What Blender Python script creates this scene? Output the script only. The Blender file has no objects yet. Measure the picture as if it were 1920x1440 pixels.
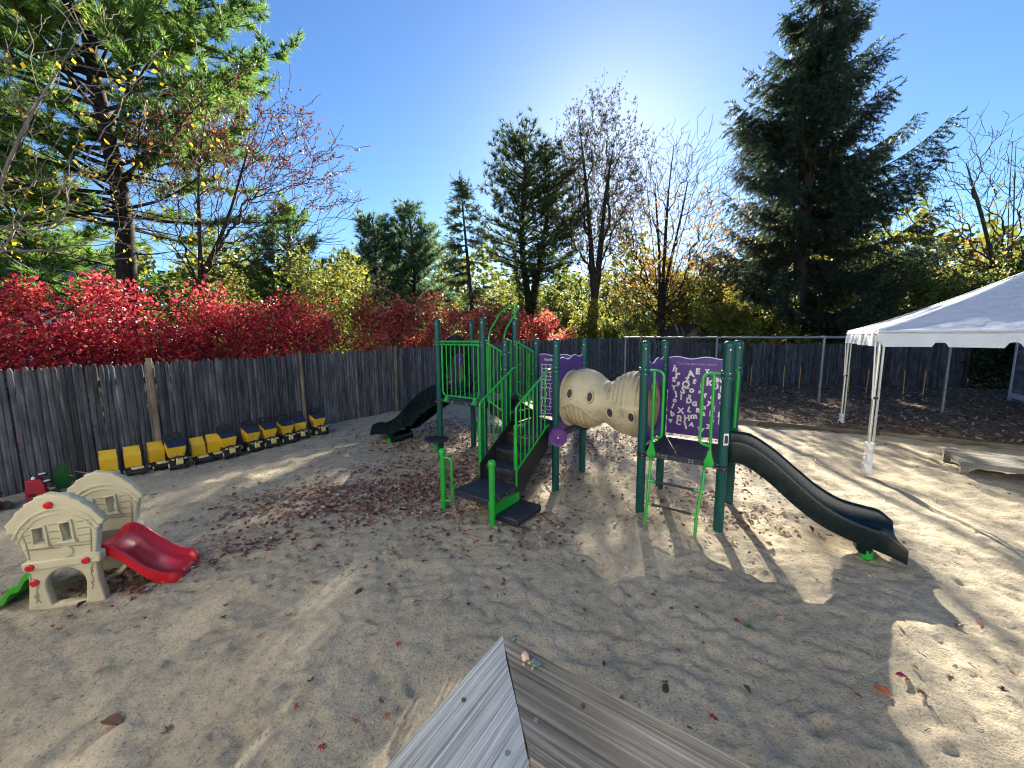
import bpy, bmesh, math, random
import numpy as np
from mathutils import Vector, Matrix, Quaternion

random.seed(7)
rng = np.random.default_rng(11)
PI = math.pi
sc = bpy.context.scene
C = sc.collection

# ------------------------------------------------------------------ camera
CAM_H = 2.22
FPX = 720.0
_d = np.array([40.0, 5780.0, FPX]); _d /= np.linalg.norm(_d)
_up = -_d
_f = np.array([0, 0, 1.0]) - _up * _up[2]; _f /= np.linalg.norm(_f)
_r = np.cross(_f, _up)
if _r[0] < 0: _r = -_r
RW = np.array([_r, _f, _up])
cx, cy, cz = RW @ [1, 0, 0], -(RW @ [0, 1, 0]), -(RW @ [0, 0, 1])
cam_data = bpy.data.cameras.new('camera')
cam = bpy.data.objects.new('camera', cam_data); C.objects.link(cam)
cam.matrix_world = Matrix(((cx[0], cy[0], cz[0], 0), (cx[1], cy[1], cz[1], 0), (cx[2], cy[2], cz[2], CAM_H), (0, 0, 0, 1)))
cam_data.sensor_width = 36.0
cam_data.lens = FPX / 1920 * 36.0
cam_data.clip_start = 0.05
cam_data.clip_end = 2000
sc.camera = cam

# ------------------------------------------------------------------ light
SUN_EL, SUN_AZ = math.radians(24.0), math.radians(13.9)
world = bpy.data.worlds.new('World'); sc.world = world; world.use_nodes = True
wn = world.node_tree.nodes; wl = world.node_tree.links
wn.clear()
w_out = wn.new('ShaderNodeOutputWorld'); w_bg = wn.new('ShaderNodeBackground'); w_sky = wn.new('ShaderNodeTexSky')
w_sky.sky_type = 'NISHITA'; w_sky.sun_disc = False
w_sky.sun_elevation = SUN_EL; w_sky.sun_rotation = SUN_AZ
w_sky.altitude = 50; w_sky.air_density = 0.8; w_sky.dust_density = 0.16; w_sky.ozone_density = 3.5
w_bg.inputs['Strength'].default_value = 0.037
w_hs = wn.new('ShaderNodeHueSaturation'); w_hs.inputs['Saturation'].default_value = 1.12
wl.new(w_sky.outputs[0], w_hs.inputs['Color']); wl.new(w_hs.outputs[0], w_bg.inputs['Color']); wl.new(w_bg.outputs[0], w_out.inputs['Surface'])
sun_data = bpy.data.lights.new('sun', 'SUN'); sun = bpy.data.objects.new('sun', sun_data); C.objects.link(sun)
sun_data.energy = 4.0; sun_data.angle = math.radians(0.6); sun_data.color = (1.0, 0.92, 0.76)
SUN_DIR = Vector((math.sin(SUN_AZ) * math.cos(SUN_EL), math.cos(SUN_AZ) * math.cos(SUN_EL), math.sin(SUN_EL)))
sun.rotation_euler = SUN_DIR.to_track_quat('Z', 'Y').to_euler()
sun.location = (6, 25, 14)
sc.view_settings.view_transform = 'Standard'; sc.view_settings.look = 'None'
sc.view_settings.gamma = 1.0; sc.view_settings.use_curve_mapping = False
sc.view_settings.exposure = 2.65
sc.cycles.max_bounces = 6; sc.cycles.transparent_max_bounces = 6
sc.cycles.use_denoising = True
sc.cycles.filter_width = 1.1

# ------------------------------------------------------------------ materials
def new_mat(name):
    m = bpy.data.materials.new(name); m.use_nodes = True
    nt = m.node_tree; return m, nt.nodes, nt.links, nt.nodes['Principled BSDF']

def ramp(nodes, stops):
    r = nodes.new('ShaderNodeValToRGB'); e = r.color_ramp.elements
    while len(e) < len(stops): e.new(0.5)
    for el, (p, c) in zip(e, stops): el.position = p; el.color = (*c, 1)
    return r

def noise(nodes, links, scale, detail=4, rough=.55, coord='Object', vec_scale=None):
    tc = nodes.new('ShaderNodeTexCoord'); n = nodes.new('ShaderNodeTexNoise')
    n.inputs['Scale'].default_value = scale; n.inputs['Detail'].default_value = detail; n.inputs['Roughness'].default_value = rough
    if vec_scale:
        mp = nodes.new('ShaderNodeMapping'); mp.inputs['Scale'].default_value = vec_scale
        links.new(tc.outputs[coord], mp.inputs[0]); links.new(mp.outputs[0], n.inputs['Vector'])
    else: links.new(tc.outputs[coord], n.inputs['Vector'])
    return n

def bump(nodes, links, bsdf, src, strength, dist):
    b = nodes.new('ShaderNodeBump'); b.inputs['Strength'].default_value = strength; b.inputs['Distance'].default_value = dist
    links.new(src, b.inputs['Height']); links.new(b.outputs[0], bsdf.inputs['Normal']); return b

def plain(name, col, rough=.5, var=.25, scale=9, spec=.5, metal=0, bmp=0.0, bscale=120, coat=0, dirt=None):
    m, n, l, b = new_mat(name)
    nz = noise(n, l, scale, 5, .6)
    lo = tuple(c * (1 - var) for c in col); hi = tuple(min(1, c * (1 + var)) for c in col)
    r = ramp(n, [(.3, lo), (.7, hi)]); l.new(nz.outputs[0], r.inputs[0])
    out = r.outputs[0]
    if dirt:
        nd = noise(n, l, dirt[1], 8, .7); rd = ramp(n, [(dirt[2], (0, 0, 0)), (dirt[2] + .18, (1, 1, 1))]); l.new(nd.outputs[0], rd.inputs[0])
        mx = n.new('ShaderNodeMix'); mx.data_type = 'RGBA'; mx.inputs['B'].default_value = (*dirt[0], 1)
        l.new(rd.outputs[0], mx.inputs['Factor']); l.new(out, mx.inputs['A']); out = mx.outputs['Result']
    l.new(out, b.inputs['Base Color'])
    rr = n.new('ShaderNodeMapRange'); rr.inputs['To Min'].default_value = max(0, rough - .1); rr.inputs['To Max'].default_value = min(1, rough + .12)
    l.new(nz.outputs[0], rr.inputs[0]); l.new(rr.outputs[0], b.inputs['Roughness'])
    b.inputs['Metallic'].default_value = metal; b.inputs['Specular IOR Level'].default_value = spec; b.inputs['Coat Weight'].default_value = coat
    if bmp:
        nb = noise(n, l, bscale, 4); bump(n, l, b, nb.outputs[0], bmp, .01)
    return m

def leaf_mat(name, cols, trans=.45, nscale=.7, nmix=.45, rough=.55, tint=1.25):
    m, n, l, b = new_mat(name)
    g = n.new('ShaderNodeNewGeometry'); nz = noise(n, l, nscale, 3)
    mx = n.new('ShaderNodeMix'); mx.inputs['Factor'].default_value = nmix
    mr = n.new('ShaderNodeMapRange'); mr.inputs['From Min'].default_value = .3; mr.inputs['From Max'].default_value = .7
    l.new(nz.outputs[0], mr.inputs[0])
    l.new(g.outputs['Random Per Island'], mx.inputs['A']); l.new(mr.outputs[0], mx.inputs['B'])
    k = len(cols); r = ramp(n, [(.08 + .84 * i / max(1, k - 1), c) for i, c in enumerate(cols)])
    l.new(mx.outputs['Result'], r.inputs[0]); l.new(r.outputs[0], b.inputs['Base Color'])
    b.inputs['Roughness'].default_value = rough; b.inputs['Specular IOR Level'].default_value = .35
    t = n.new('ShaderNodeBsdfTranslucent'); ms = n.new('ShaderNodeMixShader'); ms.inputs[0].default_value = trans
    gm = n.new('ShaderNodeMix'); gm.data_type = 'RGBA'; gm.blend_type = 'MULTIPLY'; gm.inputs['Factor'].default_value = 1; gm.inputs['B'].default_value = (tint, tint, tint, 1)
    l.new(r.outputs[0], gm.inputs['A']); l.new(gm.outputs['Result'], t.inputs['Color'])
    l.new(b.outputs[0], ms.inputs[1]); l.new(t.outputs[0], ms.inputs[2])
    l.new(ms.outputs[0], n['Material Output'].inputs['Surface'])
    return m

def wood_mat(name, c1, c2, c3, axis_scale, nscale, rough=.85, bmp=.5, objrand=.35, knots=False, wave=None):
    """weathered wood: grain stretched along one axis, each board its own tone"""
    m, n, l, b = new_mat(name)
    tc = n.new('ShaderNodeTexCoord'); oi = n.new('ShaderNodeObjectInfo')
    ad = n.new('ShaderNodeVectorMath'); ad.operation = 'ADD'
    ml = n.new('ShaderNodeVectorMath'); ml.operation = 'SCALE'; ml.inputs['Scale'].default_value = 37.0
    cb = n.new('ShaderNodeCombineXYZ')
    for i in range(3): l.new(oi.outputs['Random'], cb.inputs[i])
    l.new(cb.outputs[0], ml.inputs[0]); l.new(tc.outputs['Object'], ad.inputs[0]); l.new(ml.outputs[0], ad.inputs[1])
    mp = n.new('ShaderNodeMapping'); mp.inputs['Scale'].default_value = axis_scale; l.new(ad.outputs[0], mp.inputs[0])
    n1 = n.new('ShaderNodeTexNoise'); n1.inputs['Scale'].default_value = nscale; n1.inputs['Detail'].default_value = 9; n1.inputs['Roughness'].default_value = .68; n1.inputs['Distortion'].default_value = .35
    l.new(mp.outputs[0], n1.inputs['Vector'])
    r = ramp(n, [(.3, c1), (.5, c2), (.72, c3)]); l.new(n1.outputs[0], r.inputs[0])
    hv = n.new('ShaderNodeHueSaturation')
    mr = n.new('ShaderNodeMapRange'); mr.inputs['To Min'].default_value = 1 - objrand; mr.inputs['To Max'].default_value = 1 + objrand
    l.new(oi.outputs['Random'], mr.inputs[0]); l.new(mr.outputs[0], hv.inputs['Value'])
    l.new(r.outputs[0], hv.inputs['Color'])
    n2 = n.new('ShaderNodeTexNoise'); n2.inputs['Scale'].default_value = 2.6; n2.inputs['Detail'].default_value = 5; l.new(ad.outputs[0], n2.inputs['Vector'])
    r2 = ramp(n, [(.35, (.62, .62, .62)), (.65, (1.1, 1.1, 1.1))]); l.new(n2.outputs[0], r2.inputs[0])
    mu = n.new('ShaderNodeMix'); mu.data_type = 'RGBA'; mu.blend_type = 'MULTIPLY'; mu.inputs['Factor'].default_value = 1
    l.new(hv.outputs[0], mu.inputs['A']); l.new(r2.outputs[0], mu.inputs['B'])
    out = mu.outputs['Result']
    if knots:
        v = n.new('ShaderNodeTexVoronoi'); v.inputs['Scale'].default_value = 3.2; l.new(ad.outputs[0], v.inputs['Vector'])
        rk = ramp(n, [(.035, (.25, .22, .2)), (.06, (1, 1, 1))]); l.new(v.outputs['Distance'], rk.inputs[0])
        m2 = n.new('ShaderNodeMix'); m2.data_type = 'RGBA'; m2.blend_type = 'MULTIPLY'; m2.inputs['Factor'].default_value = 1
        l.new(out, m2.inputs['A']); l.new(rk.outputs[0], m2.inputs['B']); out = m2.outputs['Result']
    l.new(out, b.inputs['Base Color']); b.inputs['Roughness'].default_value = rough; b.inputs['Specular IOR Level'].default_value = .25
    bump(n, l, b, n1.outputs[0], bmp, .006)
    return m

MT = {}
MT['post'] = plain('dark_teal_post_paint', (.002, .062, .057), .42, .12, 3, spec=.35, bmp=.03)
MT['green'] = plain('bright_green_powder_coat', (.012, .33, .035), .36, .1, 5, coat=.1, bmp=.03)
MT['deck'] = plain('black_vinyl_deck', (.022, .025, .04), .42, .3, 14, bmp=.25, bscale=160, dirt=((.15, .135, .115), 7, .58))
MT['black'] = plain('black_metal', (.012, .012, .016), .5, .3, 12, bmp=.1)
MT['slide'] = plain('dark_green_slide_plastic', (.002, .0085, .0105), .26, .15, 4, bmp=.05, bscale=200, spec=.45, dirt=((.02, .022, .022), 5, .74))
MT['slide_blue'] = MT['slide']
MT['purple'] = plain('purple_panel_plastic', (.075, .03, .2), .42, .1, 4, bmp=.03, bscale=200)
MT['disc'] = plain('purple_wheel_plastic', (.1, .03, .19), .35, .15, 6)
MT['tan'] = plain('tan_tunnel_plastic', (.47, .405, .26), .48, .12, 5, bmp=.06, bscale=60, dirt=((.19, .165, .11), 4.5, .56))
MT['ink'] = plain('white_print', (.72, .69, .62), .5, .08)
MT['ink_dim'] = plain('worn_white_print', (.36, .32, .42), .5, .15, 40)
MT['edge'] = plain('white_panel_edge', (.7, .66, .78), .45, .1)
MT['bolt'] = plain('galvanised_bolt', (.6, .6, .58), .35, .1, metal=.9)
MT['dark_hole'] = plain('dark_recess', (.03, .025, .03), .7, .2)
MT['beige'] = plain('beige_playhouse_plastic', (.56, .50, .34), .5, .07, 6, bmp=.08, bscale=90, dirt=((.36, .31, .21), 7, .62))
MT['seam'] = plain('darker_moulded_seam', (.33, .285, .19), .7, .15, 20)  # darker beige on the plank seams, giving the grooves contrast
MT['red'] = plain('red_plastic', (.55, .01, .02), .3, .08, 5, coat=.15)
MT['redcar'] = plain('faded_red_plastic', (.36, .01, .03), .4, .12, 7)
MT['lime'] = plain('lime_green_plastic', (.06, .42, .035), .38, .1, 6)
MT['dkgreen'] = plain('dark_green_plastic', (.01, .12, .025), .4, .15, 6)
MT['brown'] = plain('brown_plastic', (.16, .10, .075), .6, .15, 8)
MT['yellow'] = plain('yellow_truck_plastic', (.72, .43, .02), .42, .1, 9, dirt=((.33, .25, .13), 9, .6))
MT['cream'] = plain('cream_truck_plastic', (.66, .58, .27), .45, .08, 12)
MT['tblack'] = plain('black_truck_plastic', (.014, .016, .02), .45, .3, 12, dirt=((.12, .10, .08), 10, .6))
MT['tlid'] = plain('blue_black_truck_bed_plastic', (.022, .035, .07), .38, .15, 8)
MT['tyre'] = plain('rubber', (.012, .012, .013), .7, .3, 20, bmp=.2)
MT['white'] = plain('white_plastic', (.75, .75, .74), .4, .05)
MT['galv'] = plain('galvanised_pipe', (.23, .25, .27), .5, .15, 12, metal=.6)
MT['alu'] = plain('aluminium_pole', (.62, .61, .58), .38, .08, 12, metal=.75)
MT['chain'] = plain('yellow_chain_sleeve', (.42, .24, .03), .5, .15, 20)
MT['dchain'] = plain('dark_steel_chain', (.05, .05, .05), .5, .2, 20, metal=.6)
MT['bark'] = wood_mat('grey_brown_bark', (.035, .027, .02), (.075, .058, .045), (.13, .105, .085), (1, 1, .22), 9, .95, .8, .15)
MT['bark_dark'] = wood_mat('dark_bark', (.018, .014, .012), (.04, .031, .025), (.075, .06, .05), (1, 1, .25), 9, .95, .8, .15)
MT['bark_pale'] = wood_mat('pale_grey_bark', (.14, .12, .095), (.24, .21, .17), (.36, .32, .27), (1, 1, .3), 9, .9, .5, .15)
MT['picket'] = wood_mat('weathered_grey_picket', (.032, .033, .039), (.078, .081, .09), (.165, .168, .18), (1, 1, .06), 26, .9, .6, .42, knots=True)
MT['fpost'] = wood_mat('brown_fence_post', (.10, .075, .05), (.185, .145, .1), (.27, .22, .165), (1, 1, .08), 16, .9, .6, .15)
MT['plank_l'] = wood_mat('silver_grey_plank', (.06, .065, .07), (.34, .36, .375), (.56, .59, .61), (1, .012, 1), 240, .8, .9, .0)
MT['plank_r'] = wood_mat('brown_grey_plank', (.065, .056, .047), (.2, .18, .155), (.4, .375, .335), (1, .018, 1), 150, .8, .8, .0)
MT['timber'] = wood_mat('old_landscape_timber', (.09, .07, .045), (.19, .155, .105), (.33, .28, .2), (.08, 1, 1), 16, .9, .6, .2)
MT['bench'] = wood_mat('faded_platform_wood', (.15, .14, .115), (.25, .235, .2), (.36, .34, .29), (.08, 1, 1), 16, .85, .5, .15)
MT['shingle'] = wood_mat('grey_cedar_shingle', (.14, .145, .15), (.24, .245, .25), (.36, .365, .37), (1, 1, .2), 14, .9, .5, .3)
MT['roof'] = plain('grey_roof_shingle', (.13, .135, .15), .9, .3, 6, bmp=.3)
MT['wallw'] = plain('white_clapboard', (.6, .61, .63), .7, .08, 3)
MT['clap'] = plain('white_clapboard_paint', (.76, .77, .78), .6, .05, 3)  # wall paint of the added unseen building, kept pale for its bounce
MT['trim'] = plain('white_trim_paint', (.74, .75, .76), .5, .05)

def canopy_mat():
    m, n, l, b = new_mat('white_canopy_fabric')
    nz = noise(n, l, 2.2, 6); r = ramp(n, [(.3, (.58, .65, .77)), (.7, (.68, .74, .84))]); l.new(nz.outputs[0], r.inputs[0]); l.new(r.outputs[0], b.inputs['Base Color'])
    b.inputs['Roughness'].default_value = .55
    t = n.new('ShaderNodeBsdfTranslucent'); t.inputs[0].default_value = (.8, .77, .68, 1); ms = n.new('ShaderNodeMixShader'); ms.inputs[0].default_value = .28
    l.new(b.outputs[0], ms.inputs[1]); l.new(t.outputs[0], ms.inputs[2]); l.new(ms.outputs[0], n['Material Output'].inputs['Surface'])
    nb = noise(n, l, 7, 5); bump(n, l, b, nb.outputs[0], .6, .05)
    return m
MT['canopy'] = canopy_mat()

def ground_mat():
    m, n, l, b = new_mat('sand_and_soil')
    n1 = noise(n, l, 1.1, 6, .6); n2 = noise(n, l, 14, 8, .7); n3 = noise(n, l, 260, 3, .6)
    r1 = ramp(n, [(.3, (.375, .325, .24)), (.52, (.46, .395, .295)), (.72, (.525, .455, .34))]); l.new(n1.outputs[0], r1.inputs[0])
    r2 = ramp(n, [(.28, (.5, .48, .46)), (.48, (1, 1, 1)), (.75, (1.15, 1.12, 1.06))]); l.new(n2.outputs[0], r2.inputs[0])
    r3 = ramp(n, [(.3, (.66, .64, .62)), (.5, (1, 1, 1)), (.72, (1.22, 1.2, 1.16))]); l.new(n3.outputs[0], r3.inputs[0])
    ma = n.new('ShaderNodeMix'); ma.data_type = 'RGBA'; ma.blend_type = 'MULTIPLY'; ma.inputs['Factor'].default_value = .75
    mb = n.new('ShaderNodeMix'); mb.data_type = 'RGBA'; mb.blend_type = 'MULTIPLY'; mb.inputs['Factor'].default_value = .8
    l.new(r1.outputs[0], ma.inputs['A']); l.new(r2.outputs[0], ma.inputs['B']); l.new(ma.outputs['Result'], mb.inputs['A']); l.new(r3.outputs[0], mb.inputs['B'])
    n4 = noise(n, l, 62, 5, .7); r4 = ramp(n, [(.3, (.5, .49, .48)), (.46, (.97, .97, .97)), (.7, (1.18, 1.17, 1.15))]); l.new(n4.outputs[0], r4.inputs[0])
    mg = n.new('ShaderNodeMix'); mg.data_type = 'RGBA'; mg.blend_type = 'MULTIPLY'; mg.inputs['Factor'].default_value = .8; l.new(mb.outputs['Result'], mg.inputs['A']); l.new(r4.outputs[0], mg.inputs['B'])
    v2 = n.new('ShaderNodeTexVoronoi'); v2.inputs['Scale'].default_value = 34; tc2 = n.new('ShaderNodeTexCoord'); l.new(tc2.outputs['Object'], v2.inputs['Vector'])
    rv2 = ramp(n, [(.1, (.32, .29, .27)), (.2, (1, 1, 1))]); l.new(v2.outputs['Distance'], rv2.inputs[0])
    mh = n.new('ShaderNodeMix'); mh.data_type = 'RGBA'; mh.blend_type = 'MULTIPLY'; mh.inputs['Factor'].default_value = .75; l.new(mg.outputs['Result'], mh.inputs['A']); l.new(rv2.outputs[0], mh.inputs['B'])
    mb = mh
    # bits of twig and bark worked into the sand
    v = n.new('ShaderNodeTexVoronoi'); v.inputs['Scale'].default_value = 17; v.inputs['Randomness'].default_value = 1
    tc = n.new('ShaderNodeTexCoord'); mp = n.new('ShaderNodeMapping'); mp.inputs['Scale'].default_value = (1, .55, 1); mp.inputs['Rotation'].default_value = (0, 0, .6)
    l.new(tc.outputs['Object'], mp.inputs[0]); l.new(mp.outputs[0], v.inputs['Vector'])
    rv = ramp(n, [(.07, (.30, .26, .22)), (.15, (1, 1, 1))]); l.new(v.outputs['Distance'], rv.inputs[0])
    mc = n.new('ShaderNodeMix'); mc.data_type = 'RGBA'; mc.blend_type = 'MULTIPLY'; mc.inputs['Factor'].default_value = .7
    l.new(mb.outputs['Result'], mc.inputs['A']); l.new(rv.outputs[0], mc.inputs['B'])
    at = n.new('ShaderNodeAttribute'); at.attribute_name = 'soil'
    rs = ramp(n, [(.3, (.035, .03, .018)), (.5, (.075, .06, .03)), (.7, (.13, .10, .04))]); l.new(n2.outputs[0], rs.inputs[0])
    mx = n.new('ShaderNodeMix'); mx.data_type = 'RGBA'; l.new(at.outputs['Fac'], mx.inputs['Factor']); l.new(mc.outputs['Result'], mx.inputs['A']); l.new(rs.outputs[0], mx.inputs['B'])
    l.new(mx.outputs['Result'], b.inputs['Base Color']); b.inputs['Roughness'].default_value = .95; b.inputs['Specular IOR Level'].default_value = .15
    am = n.new('ShaderNodeMath'); am.operation = 'MULTIPLY_ADD'; am.inputs[1].default_value = .5; l.new(n4.outputs[0], am.inputs[0]); l.new(n2.outputs[0], am.inputs[2])
    bump(n, l, b, am.outputs[0], .9, .03)
    return m
MT['ground'] = ground_mat()

def mulch_mat():
    m, n, l, b = new_mat('wood_chip_mulch')
    n1 = noise(n, l, 30, 8, .75); r = ramp(n, [(.3, (.065, .043, .028)), (.52, (.155, .105, .07)), (.75, (.3, .22, .155))]); l.new(n1.outputs[0], r.inputs[0])
    l.new(r.outputs[0], b.inputs['Base Color']); b.inputs['Roughness'].default_value = .95; b.inputs['Specular IOR Level'].default_value = .15
    bump(n, l, b, n1.outputs[0], .9, .04); return m
MT['mulch'] = mulch_mat()
MT['chips'] = leaf_mat('mulch_chips_and_leaves', [(.05, .032, .022), (.11, .07, .046), (.18, .12, .08), (.27, .19, .14), (.42, .34, .27)], .1, 2, .2, .8)
MT['litter'] = leaf_mat('dry_fallen_leaves', [(.07, .035, .028), (.13, .065, .05), (.2, .105, .08), (.27, .155, .12), (.38, .26, .2), (.52, .42, .36), (.25, .04, .035)], .15, 3, .1, .6)

# ------------------------------------------------------------------ mesh helpers
class MB:
    def __init__(s): s.v = []; s.f = []; s.uvf = []
    def add(s, vs, fs):
        o = len(s.v); s.v += [tuple(p) for p in vs]; s.f += [tuple(i + o for i in f) for f in fs]; return s
    def box(s, c, d, rz=0, M=None, bev=0):
        x, y, z = d[0] / 2, d[1] / 2, d[2] / 2; e = min(bev, x * .9, y * .9, z * .9)
        if e <= 0:
            P = [(i * x, j * y, k * z) for k in (-1, 1) for j in (-1, 1) for i in (-1, 1)]
            F = [(0, 2, 3, 1), (4, 5, 7, 6), (0, 1, 5, 4), (2, 6, 7, 3), (0, 4, 6, 2), (1, 3, 7, 5)]
        else:
            bm = bmesh.new(); bmesh.ops.create_cube(bm, size=1)
            for w in bm.verts: w.co = (w.co.x * 2 * x, w.co.y * 2 * y, w.co.z * 2 * z)
            bmesh.ops.bevel(bm, geom=bm.edges[:], offset=e, segments=1, affect='EDGES')
            bm.verts.index_update(); P = [tuple(w.co) for w in bm.verts]; F = [[w.index for w in f.verts] for f in bm.faces]; bm.free()
        if M is not None: P = [tuple(M @ Vector(p)) for p in P]
        elif rz:
            a, b_ = math.cos(rz), math.sin(rz); P = [(p[0] * a - p[1] * b_, p[0] * b_ + p[1] * a, p[2]) for p in P]
        return s.add([(p[0] + c[0], p[1] + c[1], p[2] + c[2]) for p in P], F)
    def tube(s, pts, r, n=8, cap=True):
        pts = [Vector(p) for p in pts]; k = len(pts)
        rs = r if isinstance(r, (list, tuple)) else [r] * k
        T = [(pts[min(i + 1, k - 1)] - pts[max(i - 1, 0)]).normalized() for i in range(k)]
        a = Vector((0, 0, 1)) if abs(T[0].z) < .9 else Vector((1, 0, 0))
        N = (a - T[0] * a.dot(T[0])).normalized(); vs = []
        for i in range(k):
            N = (N - T[i] * N.dot(T[i])).normalized(); B = T[i].cross(N)
            for j in range(n):
                t = 2 * PI * j / n; vs.append(pts[i] + (N * math.cos(t) + B * math.sin(t)) * rs[i])
        fs = [(i * n + j, i * n + (j + 1) % n, (i + 1) * n + (j + 1) % n, (i + 1) * n + j) for i in range(k - 1) for j in range(n)]
        if cap: fs += [tuple(range(n - 1, -1, -1)), tuple(range((k - 1) * n, k * n))]
        return s.add(vs, fs)
    def lathe(s, prof, c=(0, 0, 0), n=16, M=None):
        """prof: (r, z) pairs"""
        vs = []; fs = []; k = len(prof)
        for r, z in prof:
            for j in range(n):
                t = 2 * PI * j / n; p = Vector((r * math.cos(t), r * math.sin(t), z))
                if M is not None: p = M @ p
                vs.append((p[0] + c[0], p[1] + c[1], p[2] + c[2]))
        fs = [(i * n + j, i * n + (j + 1) % n, (i + 1) * n + (j + 1) % n, (i + 1) * n + j) for i in range(k - 1) for j in range(n)]
        fs += [tuple(range(n - 1, -1, -1)), tuple(range((k - 1) * n, k * n))]
        return s.add(vs, fs)
    def prism(s, poly, h, f):
        """extrude a simple polygon (2-D) by h; f maps (x, y, depth) to 3-D"""
        n = len(poly); vs = [f(x, y, 0) for x, y in poly] + [f(x, y, h) for x, y in poly]
        fs = [tuple(range(n - 1, -1, -1)), tuple(range(n, 2 * n))] + [(i, (i + 1) % n, n + (i + 1) % n, n + i) for i in range(n)]
        return s.add(vs, fs)
    def loft(s, rings, closed=True, cap=True):
        n = len(rings[0]); vs = [p for r in rings for p in r]; m = n if closed else n - 1
        fs = [(i * n + j, i * n + (j + 1) % n, (i + 1) * n + (j + 1) % n, (i + 1) * n + j) for i in range(len(rings) - 1) for j in range(m)]
        if cap: fs += [tuple(range(n - 1, -1, -1)), tuple(range((len(rings) - 1) * n, len(rings) * n))]
        return s.add(vs, fs)
    def mesh(s, name, smooth=40):
        me = bpy.data.meshes.new(name); me.from_pydata(s.v, [], s.f); me.validate()
        bm = bmesh.new(); bm.from_mesh(me); bmesh.ops.recalc_face_normals(bm, faces=bm.faces[:]); bm.to_mesh(me); bm.free()
        if smooth: me.polygons.foreach_set('use_smooth', [True] * len(me.polygons)); me.set_sharp_from_angle(angle=math.radians(smooth))
        return me
    def build(s, name, mat, parent=None, smooth=40):
        return obj(name, s.mesh(name, smooth), mat, parent)

def obj(name, me, mat=None, parent=None):
    o = bpy.data.objects.new(name, me); C.objects.link(o)
    if name in ('bolt', 'fixing_slot', 'lettering', 'maze_print', 'grip_stud', 'tread_rib', 'spoke', 'shingle_course', 'foliage', 'crown'): o['kind'] = 'stuff'
    if mat is not None:
        me.materials.clear(); me.materials.append(MT[mat] if isinstance(mat, str) else mat)
    if parent is not None: o.parent = parent
    return o

def tag(o, label=None, cat=None, group=None, kind=None):
    if label: o['label'] = label
    if cat: o['category'] = cat
    if group: o['group'] = group
    if kind: o['kind'] = kind
    return o

def thing(name, label, cat, loc=(0, 0, 0), rz=0, group=None):
    o = bpy.data.objects.new(name, None); C.objects.link(o); o.empty_display_size = .1
    o.location = loc; o.rotation_euler = (0, 0, rz); return tag(o, label, cat, group)

def copy_tree(src, parent=None):
    c = src.copy(); C.objects.link(c); c.parent = parent
    for ch in list(src.children): copy_tree(ch, c)
    return c

def np_mesh(name, V, F, mat, parent=None, smooth=False):
    V = np.ascontiguousarray(V, dtype=np.float32); F = np.ascontiguousarray(F, dtype=np.int32)
    me = bpy.data.meshes.new(name); nf, k = F.shape
    me.vertices.add(len(V)); me.vertices.foreach_set('co', V.ravel())
    me.loops.add(nf * k); me.loops.foreach_set('vertex_index', F.ravel())
    me.polygons.add(nf); me.polygons.foreach_set('loop_start', np.arange(nf, dtype=np.int32) * k)
    if smooth: me.polygons.foreach_set('use_smooth', np.ones(nf, dtype=bool))
    me.update(calc_edges=True)
    return obj(name, me, mat, parent)

def flat_shape(name, outline, holes=(), thick=.02, bevel=0.0):
    """2-D outline with holes -> solid mesh in its own x/y plane, depth along z"""
    cu = bpy.data.curves.new(name, 'CURVE'); cu.dimensions = '2D'; cu.fill_mode = 'BOTH'; cu.extrude = thick / 2 - bevel; cu.bevel_depth = bevel; cu.bevel_resolution = 1
    cu.offset = -bevel
    for pl in [outline] + list(holes):
        sp = cu.splines.new('POLY'); sp.points.add(len(pl) - 1)
        for p, q in zip(sp.points, pl): p.co = (q[0], q[1], 0, 1)
        sp.use_cyclic_u = True
    o = bpy.data.objects.new(name, cu); C.objects.link(o)
    dg = bpy.context.evaluated_depsgraph_get(); me = bpy.data.meshes.new_from_object(o.evaluated_get(dg))
    bpy.data.objects.remove(o); bpy.data.curves.remove(cu); return me

def text_mesh(s, size, bold=0.0, depth=.001):
    cu = bpy.data.curves.new('lettering', 'FONT'); cu.body = s; cu.size = size; cu.align_x = 'CENTER'; cu.align_y = 'CENTER'; cu.extrude = depth; cu.offset = bold; cu.resolution_u = 2
    o = bpy.data.objects.new('lettering', cu); C.objects.link(o)
    dg = bpy.context.evaluated_depsgraph_get(); me = bpy.data.meshes.new_from_object(o.evaluated_get(dg))
    V = [tuple(v.co) for v in me.vertices]; F = [tuple(p.vertices) for p in me.polygons]
    bpy.data.objects.remove(o); bpy.data.curves.remove(cu); bpy.data.meshes.remove(me); return V, F

def arc(cx_, cy_, r, a0, a1, n, ry=None):
    return [(cx_ + r * math.cos(math.radians(a0 + (a1 - a0) * i / n)), cy_ + (ry or r) * math.sin(math.radians(a0 + (a1 - a0) * i / n))) for i in range(n + 1)]

def interp(t, xs, ys): return float(np.interp(t, xs, ys))

def smooth_curve(xs, ys, n):
    """Catmull-Rom style resample of y(x)"""
    xs = np.array(xs, float); ys = np.array(ys, float); m = np.gradient(ys, xs); X = np.linspace(xs[0], xs[-1], n); i = np.clip(np.searchsorted(xs, X) - 1, 0, len(xs) - 2)
    h = xs[i + 1] - xs[i]; t = (X - xs[i]) / h
    return X, (2 * t**3 - 3 * t**2 + 1) * ys[i] + (t**3 - 2 * t**2 + t) * h * m[i] + (-2 * t**3 + 3 * t**2) * ys[i + 1] + (t**3 - t**2) * h * m[i + 1]

def sstep(x, a, b): t = np.clip((x - a) / (b - a), 0, 1); return t * t * (3 - 2 * t)

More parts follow.
